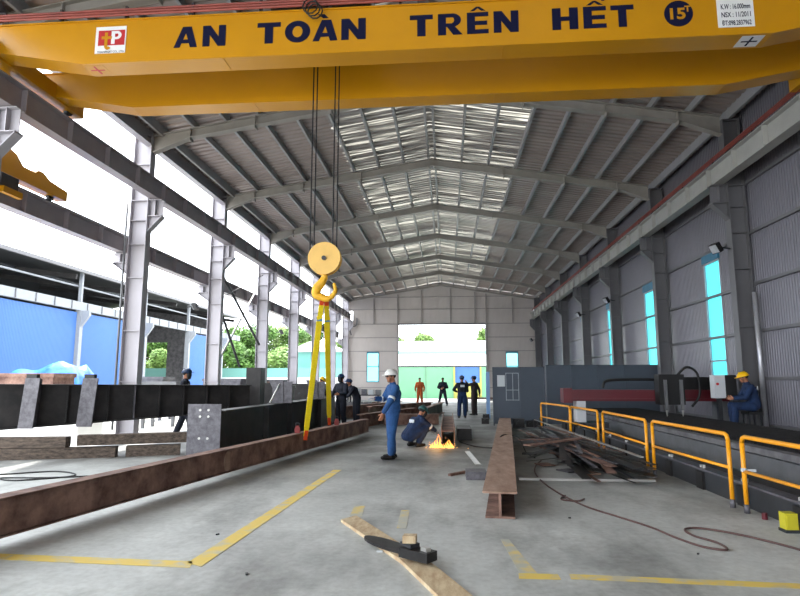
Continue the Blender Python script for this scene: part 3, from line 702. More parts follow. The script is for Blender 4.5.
# stuff further back on the open side, between and outside the columns
BOX = [(-12.6, 17.0, 1.9, 1.0, 1.75, 'rust', 'brown steel box frame under the tarpaulin edge'), (-10.2, 20.5, 1.2, .8, 1.5, 'midgrey', 'grey machine cabinet beyond the black girder, beside a column'),
       (-9.4, 24.3, 1.6, .9, 1.62, 'plate', 'grey welded frame behind the girders near the braces'), (-12.8, 24.5, 1.5, 1, 1.7, 'concrete', 'pale grey crate outside the columns'),
       (-10.3, 29, 2.4, 1, 1.5, 'rust', 'rusty stack of plates outside the fourth column'), (-9.6, 33, 1.6, 1, 1.6, 'dark', 'dark machine outside the fifth column'),
       (-6.6, 22.5, 1.0, 1.2, 1.35, 'dark', 'dark fabricated box just inside the columns'), (-6.2, 26.5, 1.4, 1.2, 1.4, 'mill', 'black fabricated box further inside the columns')]
for x, y, wx, wy, h, m, lab in BOX:
    t = thing('steel_fabrication', lab, 'steelwork', (x, y, 0))
    for a in (-1, 1):
        for c in (-1, 1): MB().box(x + a * (wx / 2 - .05) - .05, x + a * (wx / 2 - .05) + .05, y + c * (wy / 2 - .05) - .05, y + c * (wy / 2 - .05) + .05, 0 if x > -9.2 else -.13, h * .45).build('leg', m, t)
    b = MB(); b.box(x - wx / 2, x + wx / 2, y - wy / 2, y + wy / 2, h * .45, h * .93); b.box(x - wx / 2 - .04, x + wx / 2 + .04, y - wy / 2 - .04, y + wy / 2 + .04, h * .93, h)
    b.build('casing', m, t)
    for k in range(3): MB().disc((x - wx * .3 + k * wx * .3, y - wy / 2 - .01, h * .7), .05, .02, 'y', 12).build('bolt', 'dark', t)
# tarpaulin over a load
def tarp():
    b = MB(); x0, x1, y0, y1 = -17.6, -13.4, 20.0, 22.2; nx, ny = 22, 12; vs = []; fs = []
    for i in range(nx + 1):
        for j in range(ny + 1):
            u, v = i / nx, j / ny; ed = min(u, 1 - u, v * .6, (1 - v) * .6) * 8
            h = (1.5 + .75 * min(1, u * 1.4) + .10 * math.sin(u * 17 + v * 5) + .07 * math.sin(v * 19 + u * 7)) * min(1, ed ** .6 if ed > 0 else 0)
            vs.append((x0 + (x1 - x0) * u + .04 * math.sin(j * 2.1), y0 + (y1 - y0) * v, -.12 + max(0, h)))
    for i in range(nx):
        for j in range(ny): a = i * (ny + 1) + j; fs.append((a, a + 1, a + ny + 2, a + ny + 1))
    b.add(vs, fs); n = len(vs); b.add([(v[0], v[1], -.125) for v in vs], [f[::-1] for f in fs]); o = b.build('tarpaulin', 'tarp', None, True)
    tag(o, 'crumpled bright blue tarpaulin over a load outside the open side', 'tarpaulin')
tarp()
# white block standing in for the bright yard ground seen under the girder
tag(MB().box(-14, -10, 15.3, 16.5, -.13, .35).build('bright_ground_slab', 'white'), 'white panels for the bright yard outside, seen beneath the black girder', 'slab')

# ------------------------------------------------------------------ neighbouring shed
XS = -22
sh = thing('neighbour_shed', 'neighbouring shed with blue cladding and dark open roof', 'shed', (XS, 40, 0))
b = MB(); vs = []
b.prism([(XS + .3, 12, 8.0), (-34, 12, 9.6), (-34, 12, 9.7), (XS + .3, 12, 8.12)], (0, 48, 0)); b.prism([(-34, 12, 9.6), (-46, 12, 8.0), (-46, 12, 8.1), (-34, 12, 9.7)], (0, 48, 0)); b.build('roof', 'dark', sh)
b = MB(); b.box(XS + .25, XS + .4, 12, 60, 7.95, 8.15); b.build('gutter', 'columnr', sh)
def bluepan(y0, y1):
    b = MB(); corr_wall(b, XS, 'y', y0, y1, 0, 5.6, -1); b.build('blue_cladding', 'bluewall', sh)
for a in ((12, 18), (18.4, 25.4), (25.8, 32.8), (33.2, 40.4), (48.1, 55)): bluepan(*a)
b = MB(); b.box(XS - .1, XS + .15, 12, 60, 5.72, 6.22); rb = b.build('runway_beam', 'shedpaint', sh)
y = 12.5
while y < 60: MB().box(XS + .15, XS + .2, y, y + .06, 5.74, 6.2).build('stiffener', 'midgrey', rb); y += 1.5
for y in (18.2, 25.6, 33, 40.6, 47.8, 55.2):
    b = MB(); b.box(XS - .15, XS + .2, y - .15, y + .15, 0, 5.72); b.prism([(XS + .2, y - .1, 4.7), (XS + .7, y - .1, 5.4), (XS + .7, y - .1, 5.7), (XS + .2, y - .1, 5.7)], (0, .2, 0))
    b.box(XS - .1, XS + .1, y - .08, y + .08, 6.22, 8.0); b.build('shed_column', 'shedpaint', sh)
for z, x in ((7.2, XS - .2), (8.35, -26)): MB().tube([(x, 12, z), (x, 60, z)], .06, 8).build('roof_pipe', 'shedpaint', sh)
for k in range(8):
    y = 13 + 6.5 * k; MB().bar((XS, y, 7.7), (-34, y, 9.3), .15, .3).build('roof_truss', 'mill', sh)
b = MB(); b.box(-46, -33.2, 59.6, 59.8, 0, 9); b.box(-33.2, -29.6, 59.6, 59.8, 5.6, 9.4); b.box(-29.6, -24.5, 59.6, 59.8, 0, 9); b.build('end_wall', 'concrete', sh)
b = MB(); b.box(-46.2, -46, 12, 59.6, 0, 8); b.build('far_wall', 'concrete', sh)
# boundary wall and mint building beyond
t = thing('boundary_wall', 'low boundary wall with mint band, behind the far columns', 'wall', (-20, 62, 0))
MB().box(-60, -9.2, 62, 62.2, -.13, 1.9).build('wall_base', 'white', t); MB().box(-60, -9.2, 62.01, 62.19, 1.9, 2.9).build('mint_band', 'mint', t)
def shed2(x0, x1, y0, y1, h, hr, label):
    t = thing('small_building', label, 'building', ((x0 + x1) / 2, y0, 0))
    b = MB(); corr_wall(b, y0, 'x', x0, x1, -.13, h, 1); corr_wall(b, x1, 'y', y0, y1, -.13, h, 1); b.box(x0, x1, y0 + .1, y1, -.13, h - .01); b.build('walls', 'mint', t)
    xm = (x0 + x1) / 2; b = MB(); b.prism([(x0 - .4, y0 - .4, h), (x1 + .4, y0 - .4, h), (xm + .6, y0 - .4, hr), (xm - .6, y0 - .4, hr)], (0, y1 - y0 + .8, 0)); b.build('roof', 'whiteroof', t)
shed2(-17.6, -11.9, 64.5, 74, 4.75, 5.9, 'mint building with white roof seen between the far columns')
# buildings beyond the door
t = thing('green_fence', 'pale green sheet fence with blue panel beyond the far door', 'fence', (0, 56, 0))
b = MB(); corr_wall(b, 56, 'x', -8.6, .62, -.13, 2.85, 1); corr_wall(b, 56, 'x', 3.2, 14, -.13, 2.85, 1); b.build('green_sheeting', 'green', t)
MB().box(-8.6, 14, 55.96, 56.1, 2.85, 2.98).build('top_rail', 'dark', t)
MB().box(-2.02, -1.98, 55.95, 55.99, -.13, 2.85).build('joint_strip', 'columnr', t)
for x in (.62, 3.1): MB().box(x, x + .16, 55.9, 56.05, -.13, 2.85).build('yellow_post', 'ypost', t)
MB().box(.78, 3.1, 56.02, 56.06, 1.35, 2.85).build('blue_panel', 'bluewall', t)
MB().box(.78, 3.1, 56.03, 56.07, -.13, 1.35).build('lower_panel', 'ypost', t)
t = thing('long_low_building', 'long low building with two white roof slopes beyond the fence', 'building', (0, 64, 0))
MB().prism([(-9, 57.2, 2.9), (-9, 63, 4.35), (-9, 63, 4.4), (-9, 57.2, 3.0)], (25, 0, 0)).build('lower_roof', 'whiteroof', t)
MB().box(-9, 16, 63, 63.2, 4.3, 4.75).build('mint_strip', 'mint', t)
MB().prism([(-9, 63.25, 4.72), (-9, 72, 6.3), (-9, 72, 6.4), (-9, 63.25, 4.8)], (25, 0, 0)).build('upper_roof', 'whiteroof', t)
MB().box(-9, 16, 63.2, 71.8, -.13, 4.7).build('walls', 'white', t)

# trees -----------------------------------------------------------------------
def tree(x, y, h, r, seed, label, m='leaf', dens=1.0, group='trees behind the boundary wall'):
    rr = random.Random(seed); t = thing('tree', label, 'tree', (x, y, -.13), group)
    b = MB(); b.tube([(x, y, -.13), (x + .1, y, h * .35), (x - .1, y + .1, h * .6)], .22, 8, .1)
    cl = []
    for k in range(12):
        a = rr.uniform(0, 6.28); d = rr.uniform(.2, .8) * r; c = Vector((x + d * math.cos(a), y + d * math.sin(a), h * rr.uniform(.34, .88)))
        cl.append((c, r * rr.uniform(.35, .55))); b.tube([(x, y, h * .4), c], .09, 6, .03)
    b.build('trunk', 'bark', t); f = MB(); vs = []; fs = []
    for c, cr_ in cl:
        for k in range(int(520 * dens)):
            v = Vector((rr.gauss(0, 1), rr.gauss(0, 1), rr.gauss(0, .75))).normalized() * cr_ * rr.uniform(.55, 1.05); v.z *= .7
            p = c + v; s = rr.uniform(.16, .34); a = Vector((rr.uniform(-1, 1), rr.uniform(-1, 1), rr.uniform(-.6, .6))).normalized(); q = a.orthogonal().normalized()
            n = len(vs); vs += [p - a * s, p + q * s * .5, p + a * s, p - q * s * .5]; fs.append((n, n + 1, n + 2, n + 3))
    f.add(vs, fs); f.build('foliage', m, t)
TR = [(-38, 80, 10.5, 4.5, 'leaf', 'tall green tree beyond the shed end, beside its roof'), (-33, 84, 9.5, 4.5, 'leafp', 'pale green tree behind the braces, first along the wall'),
      (-28, 82, 10, 4.2, 'leaf', 'darker green tree behind the third open side column'), (-23.5, 86, 10.5, 4.4, 'leafp', 'pale tall tree between the third and fourth columns'),
      (-25, 74, 6.0, 3.0, 'leaf', 'low dark round tree just behind the boundary wall'), (-19.5, 84, 10, 4, 'leaf', 'green tree behind the fourth open side column'),
      (-15, 88, 9, 4, 'leafp', 'pale tree behind the mint building roof'), (-43, 78, 9, 4.5, 'leaf', 'green tree seen through the shed end opening'), (-30, 73, 7, 3.2, 'leaf', 'bushy green tree close behind the wall, beside the pale leaning brace'), (-20.5, 73, 6.5, 3, 'leafp', 'bushy tree close behind the wall, left of the mint building'), (-37.5, 74, 5.5, 2.5, 'leafp', 'low pale bush tree in the shed end opening')]
for i, (x, y, h, r, m, lab) in enumerate(TR): tree(x, y, h, r, i + 3, lab, m)
tree(-3.4, 88, 10.2, 2.6, 41, 'sparse pale tree above the far white roofs, seen through the door', 'leafp', .9, 'trees beyond the far door')
tree(-8.0, 86, 8.8, 2.6, 42, 'sparse low tree at the door edge over the white roofs', 'leafp', .8, 'trees beyond the far door')
tree(6.9, 84, 10.2, 2.6, 43, 'denser tree at the door edge nearest the clad wall', 'leafp', .6, 'trees beyond the far door')

# ------------------------------------------------------------------ safety railing
POST = [(2.79, 17.9), (3.14, 15.5), (3.28, 13.25), (3.31, 12.95), (3.32, 10.25), (3.34, 10.0), (3.44, 7.62), (3.46, 7.32), (3.55, 4.7)]
SEG = [(0, 1, 'far'), (1, 2, 'b'), (3, 4, 'c'), (5, 6, 'd'), (7, 8, 'e')]
RL = ['yellow tubular railing panel furthest from the viewer, by the screens', 'yellow tubular railing panel, second from the screens', 'yellow tubular railing panel behind the scrap heap end',
      'yellow tubular railing panel between the scrap heap and the taped post', 'yellow tubular railing panel nearest, running out of the picture']
for (a, c, _), lab in zip(SEG, RL):
    (x0, y0), (x1, y1) = POST[a], POST[c]
    if a == 1: y0 -= .1
    t = thing('safety_railing', lab, 'railing', (x0, y0, 0), 'safety railings along the cutting table')
    zt_ = .87; d = (Vector((x1, y1, 0)) - Vector((x0, y0, 0))).normalized() * .07; rr = .026
    MB().tube([(x0, y0, zt_ - .07), (x0 + d.x * .3, y0 + d.y * .3, zt_ - .02), (x0 + d.x, y0 + d.y, zt_), (x1 - d.x, y1 - d.y, zt_), (x1 - d.x * .3, y1 - d.y * .3, zt_ - .02), (x1, y1, zt_ - .07)], rr, 10).build('top_rail', 'rail', t, True)
    MB().tube([(x0, y0, .47), (x1, y1, .47)], .02, 10).build('middle_rail', 'rail', t, True)
    for x, y in ((x0, y0), (x1, y1)):
        o = MB().tube([(x, y, .1), (x, y, zt_ - .06)], rr, 10).build('post', 'rail', t, True)
        MB().tube([(x, y, 0), (x, y, .1)], rr + .006, 10).build('post_foot', 'plate', o, True)
b = MB().tube([(3.458, 7.32, .47), (3.458, 7.32, .51)], .032, 10); b.obox((3.52, 7.26, .49), (.09, .02, .03)); tag(b.build('tape_tie', 'reflect'), 'white and red tape tied round the railing post', 'tape')

# ------------------------------------------------------------------ cutting table and its track
t = thing('cutting_table', 'long dark plasma cutting table with slag covered slats', 'cutting table', (5.4, 11, 0))
MB().box(4.35, 6.0, 4.0, 19.4, .0, .52).build('table_body', 'concrete', t)
MB().box(4.30, 6.05, 4.0, 19.4, .52, .60).build('side_curb', 'concrete', t)
b = MB(); b.box(4.45, 5.95, 4.1, 19.3, .6, .61)
for k in range(150): y = 4.15 + k * .1; b.box(4.45, 5.95, y, y + .012, .61, .68)
b.build('slat_bed', 'tabledark', t)
MB().box(4.28, 4.36, 4.0, 19.4, .18, .5).build('side_strip', 'midgrey', t)
t = thing('track_beam', 'dark steel track beam with bolted brackets inside the railing', 'track', (3.75, 10, 0))
MB().box(3.62, 3.98, 4.0, 19.2, 0, .26).build('beam_box', 'dark', t)
MB().box(3.60, 4.02, 4.0, 19.2, .26, .285).build('top_ledge', 'plate', t)
MB().box(3.78, 3.84, 4.0, 19.2, .285, .36).build('running_rail', 'mill', t)
for k in range(12):
    y = 5.2 + 1.2 * k; o = MB().box(3.585, 3.62, y, y + .22, .0, .24).build('bracket', 'mill', t)
    MB().tube([(3.66, y + .1, .285), (3.66, y + .1, .33)], .025, 8).build('bolt', 'bright', o)
    MB().tube([(3.66, y + .2, .285), (3.66, y + .2, .32)], .02, 8).build('bolt', 'bright', o)
tag(MB().box(4.0, 4.24, 4.0, 19.2, 0, .12).build('cable_tray', 'black'), 'black cable tray between the track beam and cutting table', 'cable tray')
# yellow block, red tin
t = thing('yellow_box', 'small yellow box on the floor against the track beam', 'box', (3.46, 6.45, 0))
MB().box(3.40, 3.52, 6.42, 6.54, .03, .19).build('box_body', 'olive', t); MB().box(3.41, 3.51, 6.41, 6.42, .05, .17).build('box_lid', 'olive', t); MB().box(3.39, 3.53, 6.41, 6.55, 0, .03).build('box_base', 'dark', t)
tag(MB().disc((3.50, 7.02, .035), .03, .07, 'z', 14).build('red_tin', 'maroon'), 'small dark red tin behind the taped railing post foot', 'tin')

# gantry of the cutting machine
t = thing('cutting_gantry', 'cutting machine gantry with maroon bridge beam across the table', 'cutting machine', (3.8, 15.3, .36))
MB().box(2.98, 6.95, 15.15, 15.45, 1.02, 1.30).build('bridge_beam', 'maroon', t)
b = MB(); b.box(2.98, 6.95, 15.10, 15.15, 1.22, 1.27); b.box(2.98, 6.95, 15.10, 15.15, 1.05, 1.09); b.build('linear_rail', 'red' if False else 'maroon', t)
MB().box(2.92, 3.14, 15.08, 15.5, .98, 1.34).build('end_housing', 'maroon', t)
MB().box(3.24, 3.46, 15.1, 15.5, .37, 1.02).build('gantry_leg', 'paper', t)
MB().box(3.24, 3.96, 14.9, 15.7, .37, .50).build('end_truck', 'dark', t)
MB().box(6.72, 6.84, 15.0, 15.6, 0, 1.02).build('gantry_leg', 'midgrey', t)
o = MB().box(5.15, 5.75, 14.75, 15.08, .95, 1.68).build('torch_carriage', 'black', t)
for x in (5.25, 5.62): MB().box(x, x + .06, 14.66, 14.74, .82, 1.55).build('torch_slide', 'midgrey', o)
for x in (5.28, 5.65): MB().tube([(x, 14.7, .82), (x, 14.7, .68)], .03, 10, .01).build('torch', 'bright', o)
MB().tube(bez([(5.6, 14.9, 1.6), (5.85, 14.85, 1.85), (6.1, 14.85, 1.7), (6.15, 14.9, 1.2), (5.95, 14.9, .9)], 8), .03, 8).build('hose_loop', 'black', t, True)
MB().tube(bez([(5.5, 15.3, 1.55), (4.6, 15.3, 1.56), (4.05, 15.3, 1.52), (3.95, 15.3, 1.34)], 6), .035, 8).build('cable_chain', 'black', t, True)
MB().box(5.9, 6.9, 15.5, 15.95, 1.02, 1.62).build('power_cabinet', 'black', t)
t = thing('control_box', 'light grey control cabinet beside the seated operator', 'cabinet', (6.55, 14.3, 0))
o = MB().box(6.28, 6.52, 14.35, 14.6, 1.12, 1.66).build('cabinet_body', 'paper', t); MB().disc((6.34, 14.34, 1.45), .03, .03, 'y', 14).build('red_button', 'red', o)
MB().box(6.53, 6.78, 14.36, 14.7, 1.1, 1.66).build('dark_cabinet', 'black', t); MB().box(6.36, 6.44, 14.4, 14.52, 0, 1.12).build('pedestal', 'dark', t)

# welding screens at the back of the cutting bay
XSN = [1.58, 2.55, 3.36, 3.42, 4.3, 5.2, 6.1, 7.2]
for i in range(len(XSN) - 1):
    a, c = XSN[i], XSN[i + 1]
    if c - a < .1: continue
    z1 = 2.0 + (.07 if a > 3.3 else 0)
    t = thing('welding_screen', ['blue grey steel screen with paper notice and chalk drawing', 'blue grey steel screen beside the noticed one', '', 'blue grey steel screen behind the railing end', 'blue grey steel screen behind the maroon beam end',
              'blue grey steel screen behind the maroon beam middle', 'blue grey steel screen next to the wall column'][i], 'screen', ((a + c) / 2, 20.6, 0), 'welding screens behind the gantry')
    b = MB(); b.box(a + .02, c - .02, 20.58, 20.61, .06, z1 - .03); b.build('screen_sheet', 'screen', t)
    b = MB(); b.box(a, a + .04, 20.55, 20.64, 0, z1); b.box(c - .04, c - .0, 20.55, 20.64, 0, z1); b.box(a, c, 20.55, 20.64, z1 - .04, z1); b.build('screen_frame', 'screen', t)
    if i == 0:
        MB().box(a + .16, a + .42, 20.572, 20.578, 1.33, 1.72).build('paper_notice', 'paper', t)
        b = MB()
        for x in (.45, .68, .88): b.box(a + x, a + x + .02, 20.574, 20.578, .85, 1.8)
        for z in (1.78, 1.2, .86): b.box(a + .45, a + .9, 20.574, 20.578, z, z + .02)
        b.build('chalk_drawing', 'chalk', t)
tag(MB().box(1.62, 1.76, 24.5, 24.8, 0, 1.9).build('blue_board', 'paleblue'), 'narrow blue panel edge beyond the end of the screens', 'panel')
# dark clutter in front of the screens
for i, (x, y, s_) in enumerate([(2.35, 19.9, .28), (2.75, 20.1, .2), (3.0, 19.9, .24), (3.9, 18.6, .3), (1.35, 21.4, .2), (1.55, 24.0, .2)]):
    b = MB(); b.obox((x, y, s_ / 2 + .001), (s_ * 1.3, s_, s_), (0, 0, 0)); b.disc((x, y - s_ / 2 - .02, s_ * .5), s_ * .3, .04, 'y', 14)
    if i == 3: continue
    tag(b.build('motor_lump', 'mill'), ['dark lump of machinery at the far end of the rusty I beam', 'small dark motor in front of the screens', 'dark motor by the railing end', '', 'dark machine part beside the screen edge', 'dark crate beyond the screen edge'][i], 'machine part')
# table beyond
t = thing('far_workbench', 'low far workbench with rusty steel beyond the screens', 'workbench', (1.6, 30, 0))
MB().box(.9, 3.2, 29.6, 30.4, .62, .7).build('bench_top', 'rust', t)
for x in (1.0, 3.1):
    for y in (29.7, 30.3): MB().box(x - .04, x + .04, y - .04, y + .04, 0, .62).build('leg', 'dark', t)

# ------------------------------------------------------------------ scrap heap of flat bars
hr = random.Random(5)
for i in range(80):
    L_ = hr.uniform(1.6, 4.8); cx = hr.uniform(2.0, 3.05); cy = hr.uniform(9.9, 15.0); a = R(90 + hr.gauss(3, 8))
    if i % 5 == 0: a = R(hr.uniform(20, 70)); L_ = hr.uniform(.8, 1.6); cx = hr.uniform(1.7, 2.5)
    wd = hr.choice([.04, .06, .09, .14]); z = .04 + i * .0042
    dx = math.cos(a) * L_ / 2; dy = math.sin(a) * L_ / 2; sl = hr.uniform(-.012, .012)
    if cy - abs(dy) < 9.0: cy = 9.0 + abs(dy)
    x_hi = 3.2 - .065 * max(0, cy + abs(dy) - 12) - abs(dx); cx = max(min(cx, x_hi), .575 + .102 * (cy + abs(dy) - 6.8) + .27 + abs(dx))
    m = hr.choice(['mill', 'rust', 'plate', 'mill', 'rust', 'dark', 'bright'] if i % 7 == 0 else ['mill', 'rust', 'plate', 'dark', 'mill'])
    o = MB().bar((cx - dx, cy - dy, z), (cx + dx, cy + dy, z), wd, .006).build('flat_bar', m)
    cn = {'mill': 'dark steel', 'rust': 'rusty brown', 'plate': 'dull grey', 'dark': 'charcoal', 'midgrey': 'mid grey', 'bright': 'shiny pale'}[m]
    wn_ = {.04: 'thin', .06: 'narrow', .09: 'medium', .14: 'wide'}[wd]; dr_ = 'lying crosswise' if i % 5 == 0 else ('in the front' if cy < 11.4 else 'in the middle' if cy < 12.8 else 'at the back')
    tag(o, '%s %s flat bar %s of the scrap heap by the railing' % (wn_, cn, dr_), 'steel bar', 'flat bars of the scrap heap')
for i, (x, y, a, lab) in enumerate([(1.75, 11.0, 20, 'short rusty plate poking from the scrap heap towards the I beam'), (2.02, 10.3, 30, 'grey square plate lying at the front of the scrap heap'), (2.3, 10.05, 25, 'brown square plate next to the grey one at the heap front'), (1.7, 12.6, 80, 'small dark plate at the back of the scrap heap')]):
    tag(MB().obox((x, y, .376 - .0 * i if False else .025), (.26, .3, .02), (0, 0, R(a))).build('steel_plate', ['rust', 'plate', 'rustlight', 'mill'][i]), lab, 'steel plate')
tag(MB().bar((1.4, 10.7, .39), (2.6, 11.9, .41), .16, .02).build('flat_bar', 'rust'), 'wide rusty strip laid slanting over the top of the scrap heap', 'steel bar')
tag(MB().bar((2.55, 17.6, .40), (2.9, 9.2, .39), .05, .02).build('flat_bar', 'bright'), 'long shiny narrow bar on top of the scrap heap', 'steel bar')

# hoses ---------------------------------------------------------------------
HP = [(1.78, 11.6), (1.62, 11.1), (1.45, 10.2), (1.42, 9.2), (1.5, 8.3), (1.66, 7.5), (1.9, 6.95), (2.1, 6.5), (2.2, 6.1), (2.33, 5.8), (2.5, 5.72), (2.52, 5.95), (2.4, 6.2), (2.42, 6.45), (2.6, 6.5), (2.85, 6.3), (3.1, 5.9), (3.3, 5.4)]
tag(MB().tube(bez([(x, y, .013) for x, y in HP], 6), .011, 8).build('hose', 'hose', None, True), 'long brown hose winding over the open floor', 'hose')
tag(MB().tube(bez([(1.55, 8.15, .013), (1.45, 7.9, .013), (1.62, 7.8, .013), (1.75, 7.95, .013)], 6), .011, 8).build('hose_end', 'hose', None, True), 'short curl of brown hose beside the long one', 'hose')
tag(MB().tube(bez([(.3, 15.0, .013), (.62, 14.0, .013), (1.1, 13.0, .10), (1.16, 13.3, .285), (1.35, 13.9, .285), (1.6, 13.6, .24), (1.66, 12.8, .015), (1.72, 12.0, .015)], 8), .013, 8).build('hose', 'black', None, True), 'black hose looping over the rusty I beam', 'hose')
tag(MB().tube(bez([(-8.2, 9.6, .012), (-7.4, 9.2, .012), (-6.6, 9.6, .012), (-6.0, 9.2, .012), (-6.6, 8.7, .012), (-7.0, 8.9, .012), (-6.2, 9.0, .012), (-5.2, 9.4, .012)], 8), .012, 8).build('cable', 'black', None, True), 'black cable coiled on the floor behind the slung beam', 'cable')

# plank with steel bits ---------------------------------------------------------
t = tag(MB().prism([(-1.17, 6.52, .0), (-1.03, 6.72, .0), (-.12, 5.02, 0), (.27, 4.1, 0), (.05, 4.02, 0), (-.40, 5.12, 0)], (0, 0, .03)).build('wooden_plank', 'plank'), 'pale wooden plank lying slanting on the open floor', 'plank')
pa = math.atan2(-.56, .52)
b = MB(); n = 20; pts = []
for k in range(n):
    a = 2 * math.pi * k / n; u = .36 * math.cos(a); v = .10 * math.sin(a); pts.append((-.55 + u * math.cos(pa) - v * math.sin(pa), 5.52 + u * math.sin(pa) + v * math.cos(pa), .032))
tag(MB().prism(pts, (0, 0, .022)).build('oval_steel_plate', 'mill'), 'dark oval steel plate lying on the plank', 'steel plate')
t = thing('steel_clamp', 'dark steel clamp block on the plank, over the oval plate', 'clamp', (-.29, 5.2, .055))
b = MB(); b.obox((-.26, 5.08, .095), (.30, .14, .075), (0, 0, pa * .75)); b.build('clamp_body', 'mill', t); MB().obox((-.19, 5.02, .150), (.07, .05, .03), (0, 0, pa)).build('clamp_screw', 'bright', t)
MB().obox((-.33, 5.16, .150), (.14, .10, .03), (0, 0, pa)).build('clamp_jaw', 'dark', t)
tag(MB().prism([(-.39, 5.11, .166), (-.28, 5.11, .166), (-.27, 5.20, .166), (-.38, 5.20, .166)], (0, 0, .06)).build('wooden_block', 'plank'), 'small pale wooden block on top of the clamp', 'wood block')

# lamps, pipe ------------------------------------------------------------------
def flood(p, label, d=(-1, -.3, -.6)):
    t = thing('flood_light', label, 'flood light', p, 'flood lights on the columns'); p = Vector(p); dv = Vector(d).normalized()
    q = dv.to_track_quat('-Z', 'Y').to_euler()
    MB().obox(p, (.26, .24, .12), q).build('housing', 'black', t); MB().obox(p + dv * .065, (.22, .20, .012), q).build('lens', 'flood', t)
    MB().tube([p - dv * .05, p + Vector((.35 if p.x > 0 else -.3, .0, -.02))], .02, 6).build('bracket', 'dark', t)
flood((6.62, 14.5, 4.75), 'flood light on the first column beyond the crane, clad wall side')
flood((6.75, 24.9, 4.9), 'flood light on the third column beyond the crane, clad wall side')
flood((6.75, 30.2, 4.9), 'small flood light on the fourth column, clad wall side')
flood((-8.75, 19.5, 4.1), 'flood light outside the second open side column', (-1, 0, -.5))
flood((-8.75, 30.2, 4.1), 'flood light outside the fourth open side column', (-1, 0, -.5))
flood((6.6, 46.0, 4.7), 'flood light on the end wall corner')
tag(MB().tube([(7.26, 14.16, .456), (7.26, 14.16, 3.6)], .055, 14).build('down_pipe', 'silver', None, True), 'shiny vertical pipe in front of the nearest wall column', 'pipe')
tag(MB().tube([(-8.42, 14.3, .3), (-8.42, 14.3, 6.2)], .03, 8).build('conduit_pipe', 'midgrey', None, True), 'thin conduit up the first open side column', 'pipe')
tag(MB().tube(bez([(-7.7, 46.5, 5.2), (-7.8, 46.5, 5.8), (-7.3, 46.5, 6.0), (-7.25, 46.5, 6.6)], 6), .05, 8).build('duct_pipe', 'midgrey', None, True), 'bent grey pipe in the far corner of the hall', 'pipe')
tag(MB().tube(bez([(7.3, 14.2, .15), (7.3, 12, .12), (7.3, 9, .12), (7.3, 5, .12)], 6), .05, 8).build('floor_cable', 'black', None, True), 'black cable along the foot of the clad wall', 'cable')

# rack near the far corner
t = thing('storage_rack', 'low steel rack of blocks and scrap in the far corner', 'rack', (-5.2, 34, 0))
MB().box(-7.6, -3.9, 33.5, 34.5, .68, .74).build('upper_shelf', 'dark', t); MB().box(-7.6, -3.9, 33.5, 34.5, .2, .26).build('lower_shelf', 'dark', t)
for x in (-7.55, -5.7, -3.95):
    for y in (33.55, 34.45): MB().box(x - .04, x + .04, y - .04, y + .04, 0, .68).build('leg', 'dark', t)
rg = random.Random(2)
for i in range(9):
    x = -7.4 + i * .41; tag(MB().box(x, x + .3, 33.6, 34.1, .741, .741 + rg.uniform(.2, .34)).build('metal_case', rg.choice(['midgrey', 'dark', 'plate', 'paper'])), 'small metal case on the far rack, %s from the open side' % ORD[i], 'case', 'cases on the far rack')
for i in range(7):
    x = -7.2 + i * .48; tag(MB().bar((x, 33.7, .3), (x + .4, 33.9, .3), .1, .07).build('steel_offcut', rg.choice(['bright', 'dark', 'rust'])), 'steel offcut low on the far rack, %s from the open side' % ORD[i], 'offcut', 'offcuts on the far rack')
t = thing('blue_chair', 'small blue plastic chair beside the far rack', 'chair', (-6.9, 32.6, 0))
MB().box(-7.15, -6.7, 32.4, 32.8, .44, .47).build('seat', 'tarp', t); MB().box(-7.15, -6.7, 32.8, 32.83, .47, 1.25).build('backrest', 'tarp', t)
for x in (-7.12, -6.73):
    for y in (32.43, 32.77): MB().box(x - .02, x + .02, y - .02, y + .02, 0, .44).build('leg', 'tarp', t)
tag(MB().box(-6.0, -3.8, 29.0, 29.4, 0, .45).build('pale_kerb', 'concrete') , 'pale concrete block in front of the far rack', 'block')

# fire of the cutting torch --------------------------------------------------------
t = thing('cutting_fire', 'orange flames and sparks at the end of the cut channel', 'flames', (-.35, 13.75, 0))
fr = random.Random(9)
for i in range(11):
    x = -.40 + i * .052; y = 13.72 + fr.uniform(-.05, .05); h = fr.uniform(.06, .12) + (.2 if i in (3, 4) else 0) + (.09 if i in (2, 8, 9) else 0); r0 = fr.uniform(.022, .035)
    b = MB(); b.tube(bez([(x, y, 0), (x + .01, y, h * .3), (x + fr.uniform(-.03, .03), y, h * .7), (x + fr.uniform(-.04, .04), y, h)], 3), r0, 7, .003)
    o = b.build('flame_tongue', 'flame', t, True)
b = MB()
for i in range(40): p = Vector((-.15 + fr.gauss(0, .22), 13.65 + fr.gauss(0, .12), abs(fr.gauss(0, .06)) + .005)); b.obox(p, (.014, .014, .012))
o = b.build('sparks', 'flame', t); o['kind'] = 'stuff'
fl = bpy.data.lights.new('fire_light', 'POINT'); fl.energy = 5; fl.color = (1, .5, .15); fl.shadow_soft_size = .15; flo = bpy.data.objects.new('fire_light', fl); C.objects.link(flo); flo.location = (-.25, 13.5, .2); put(flo, t); flo.location = (-.25, 13.5, .2)

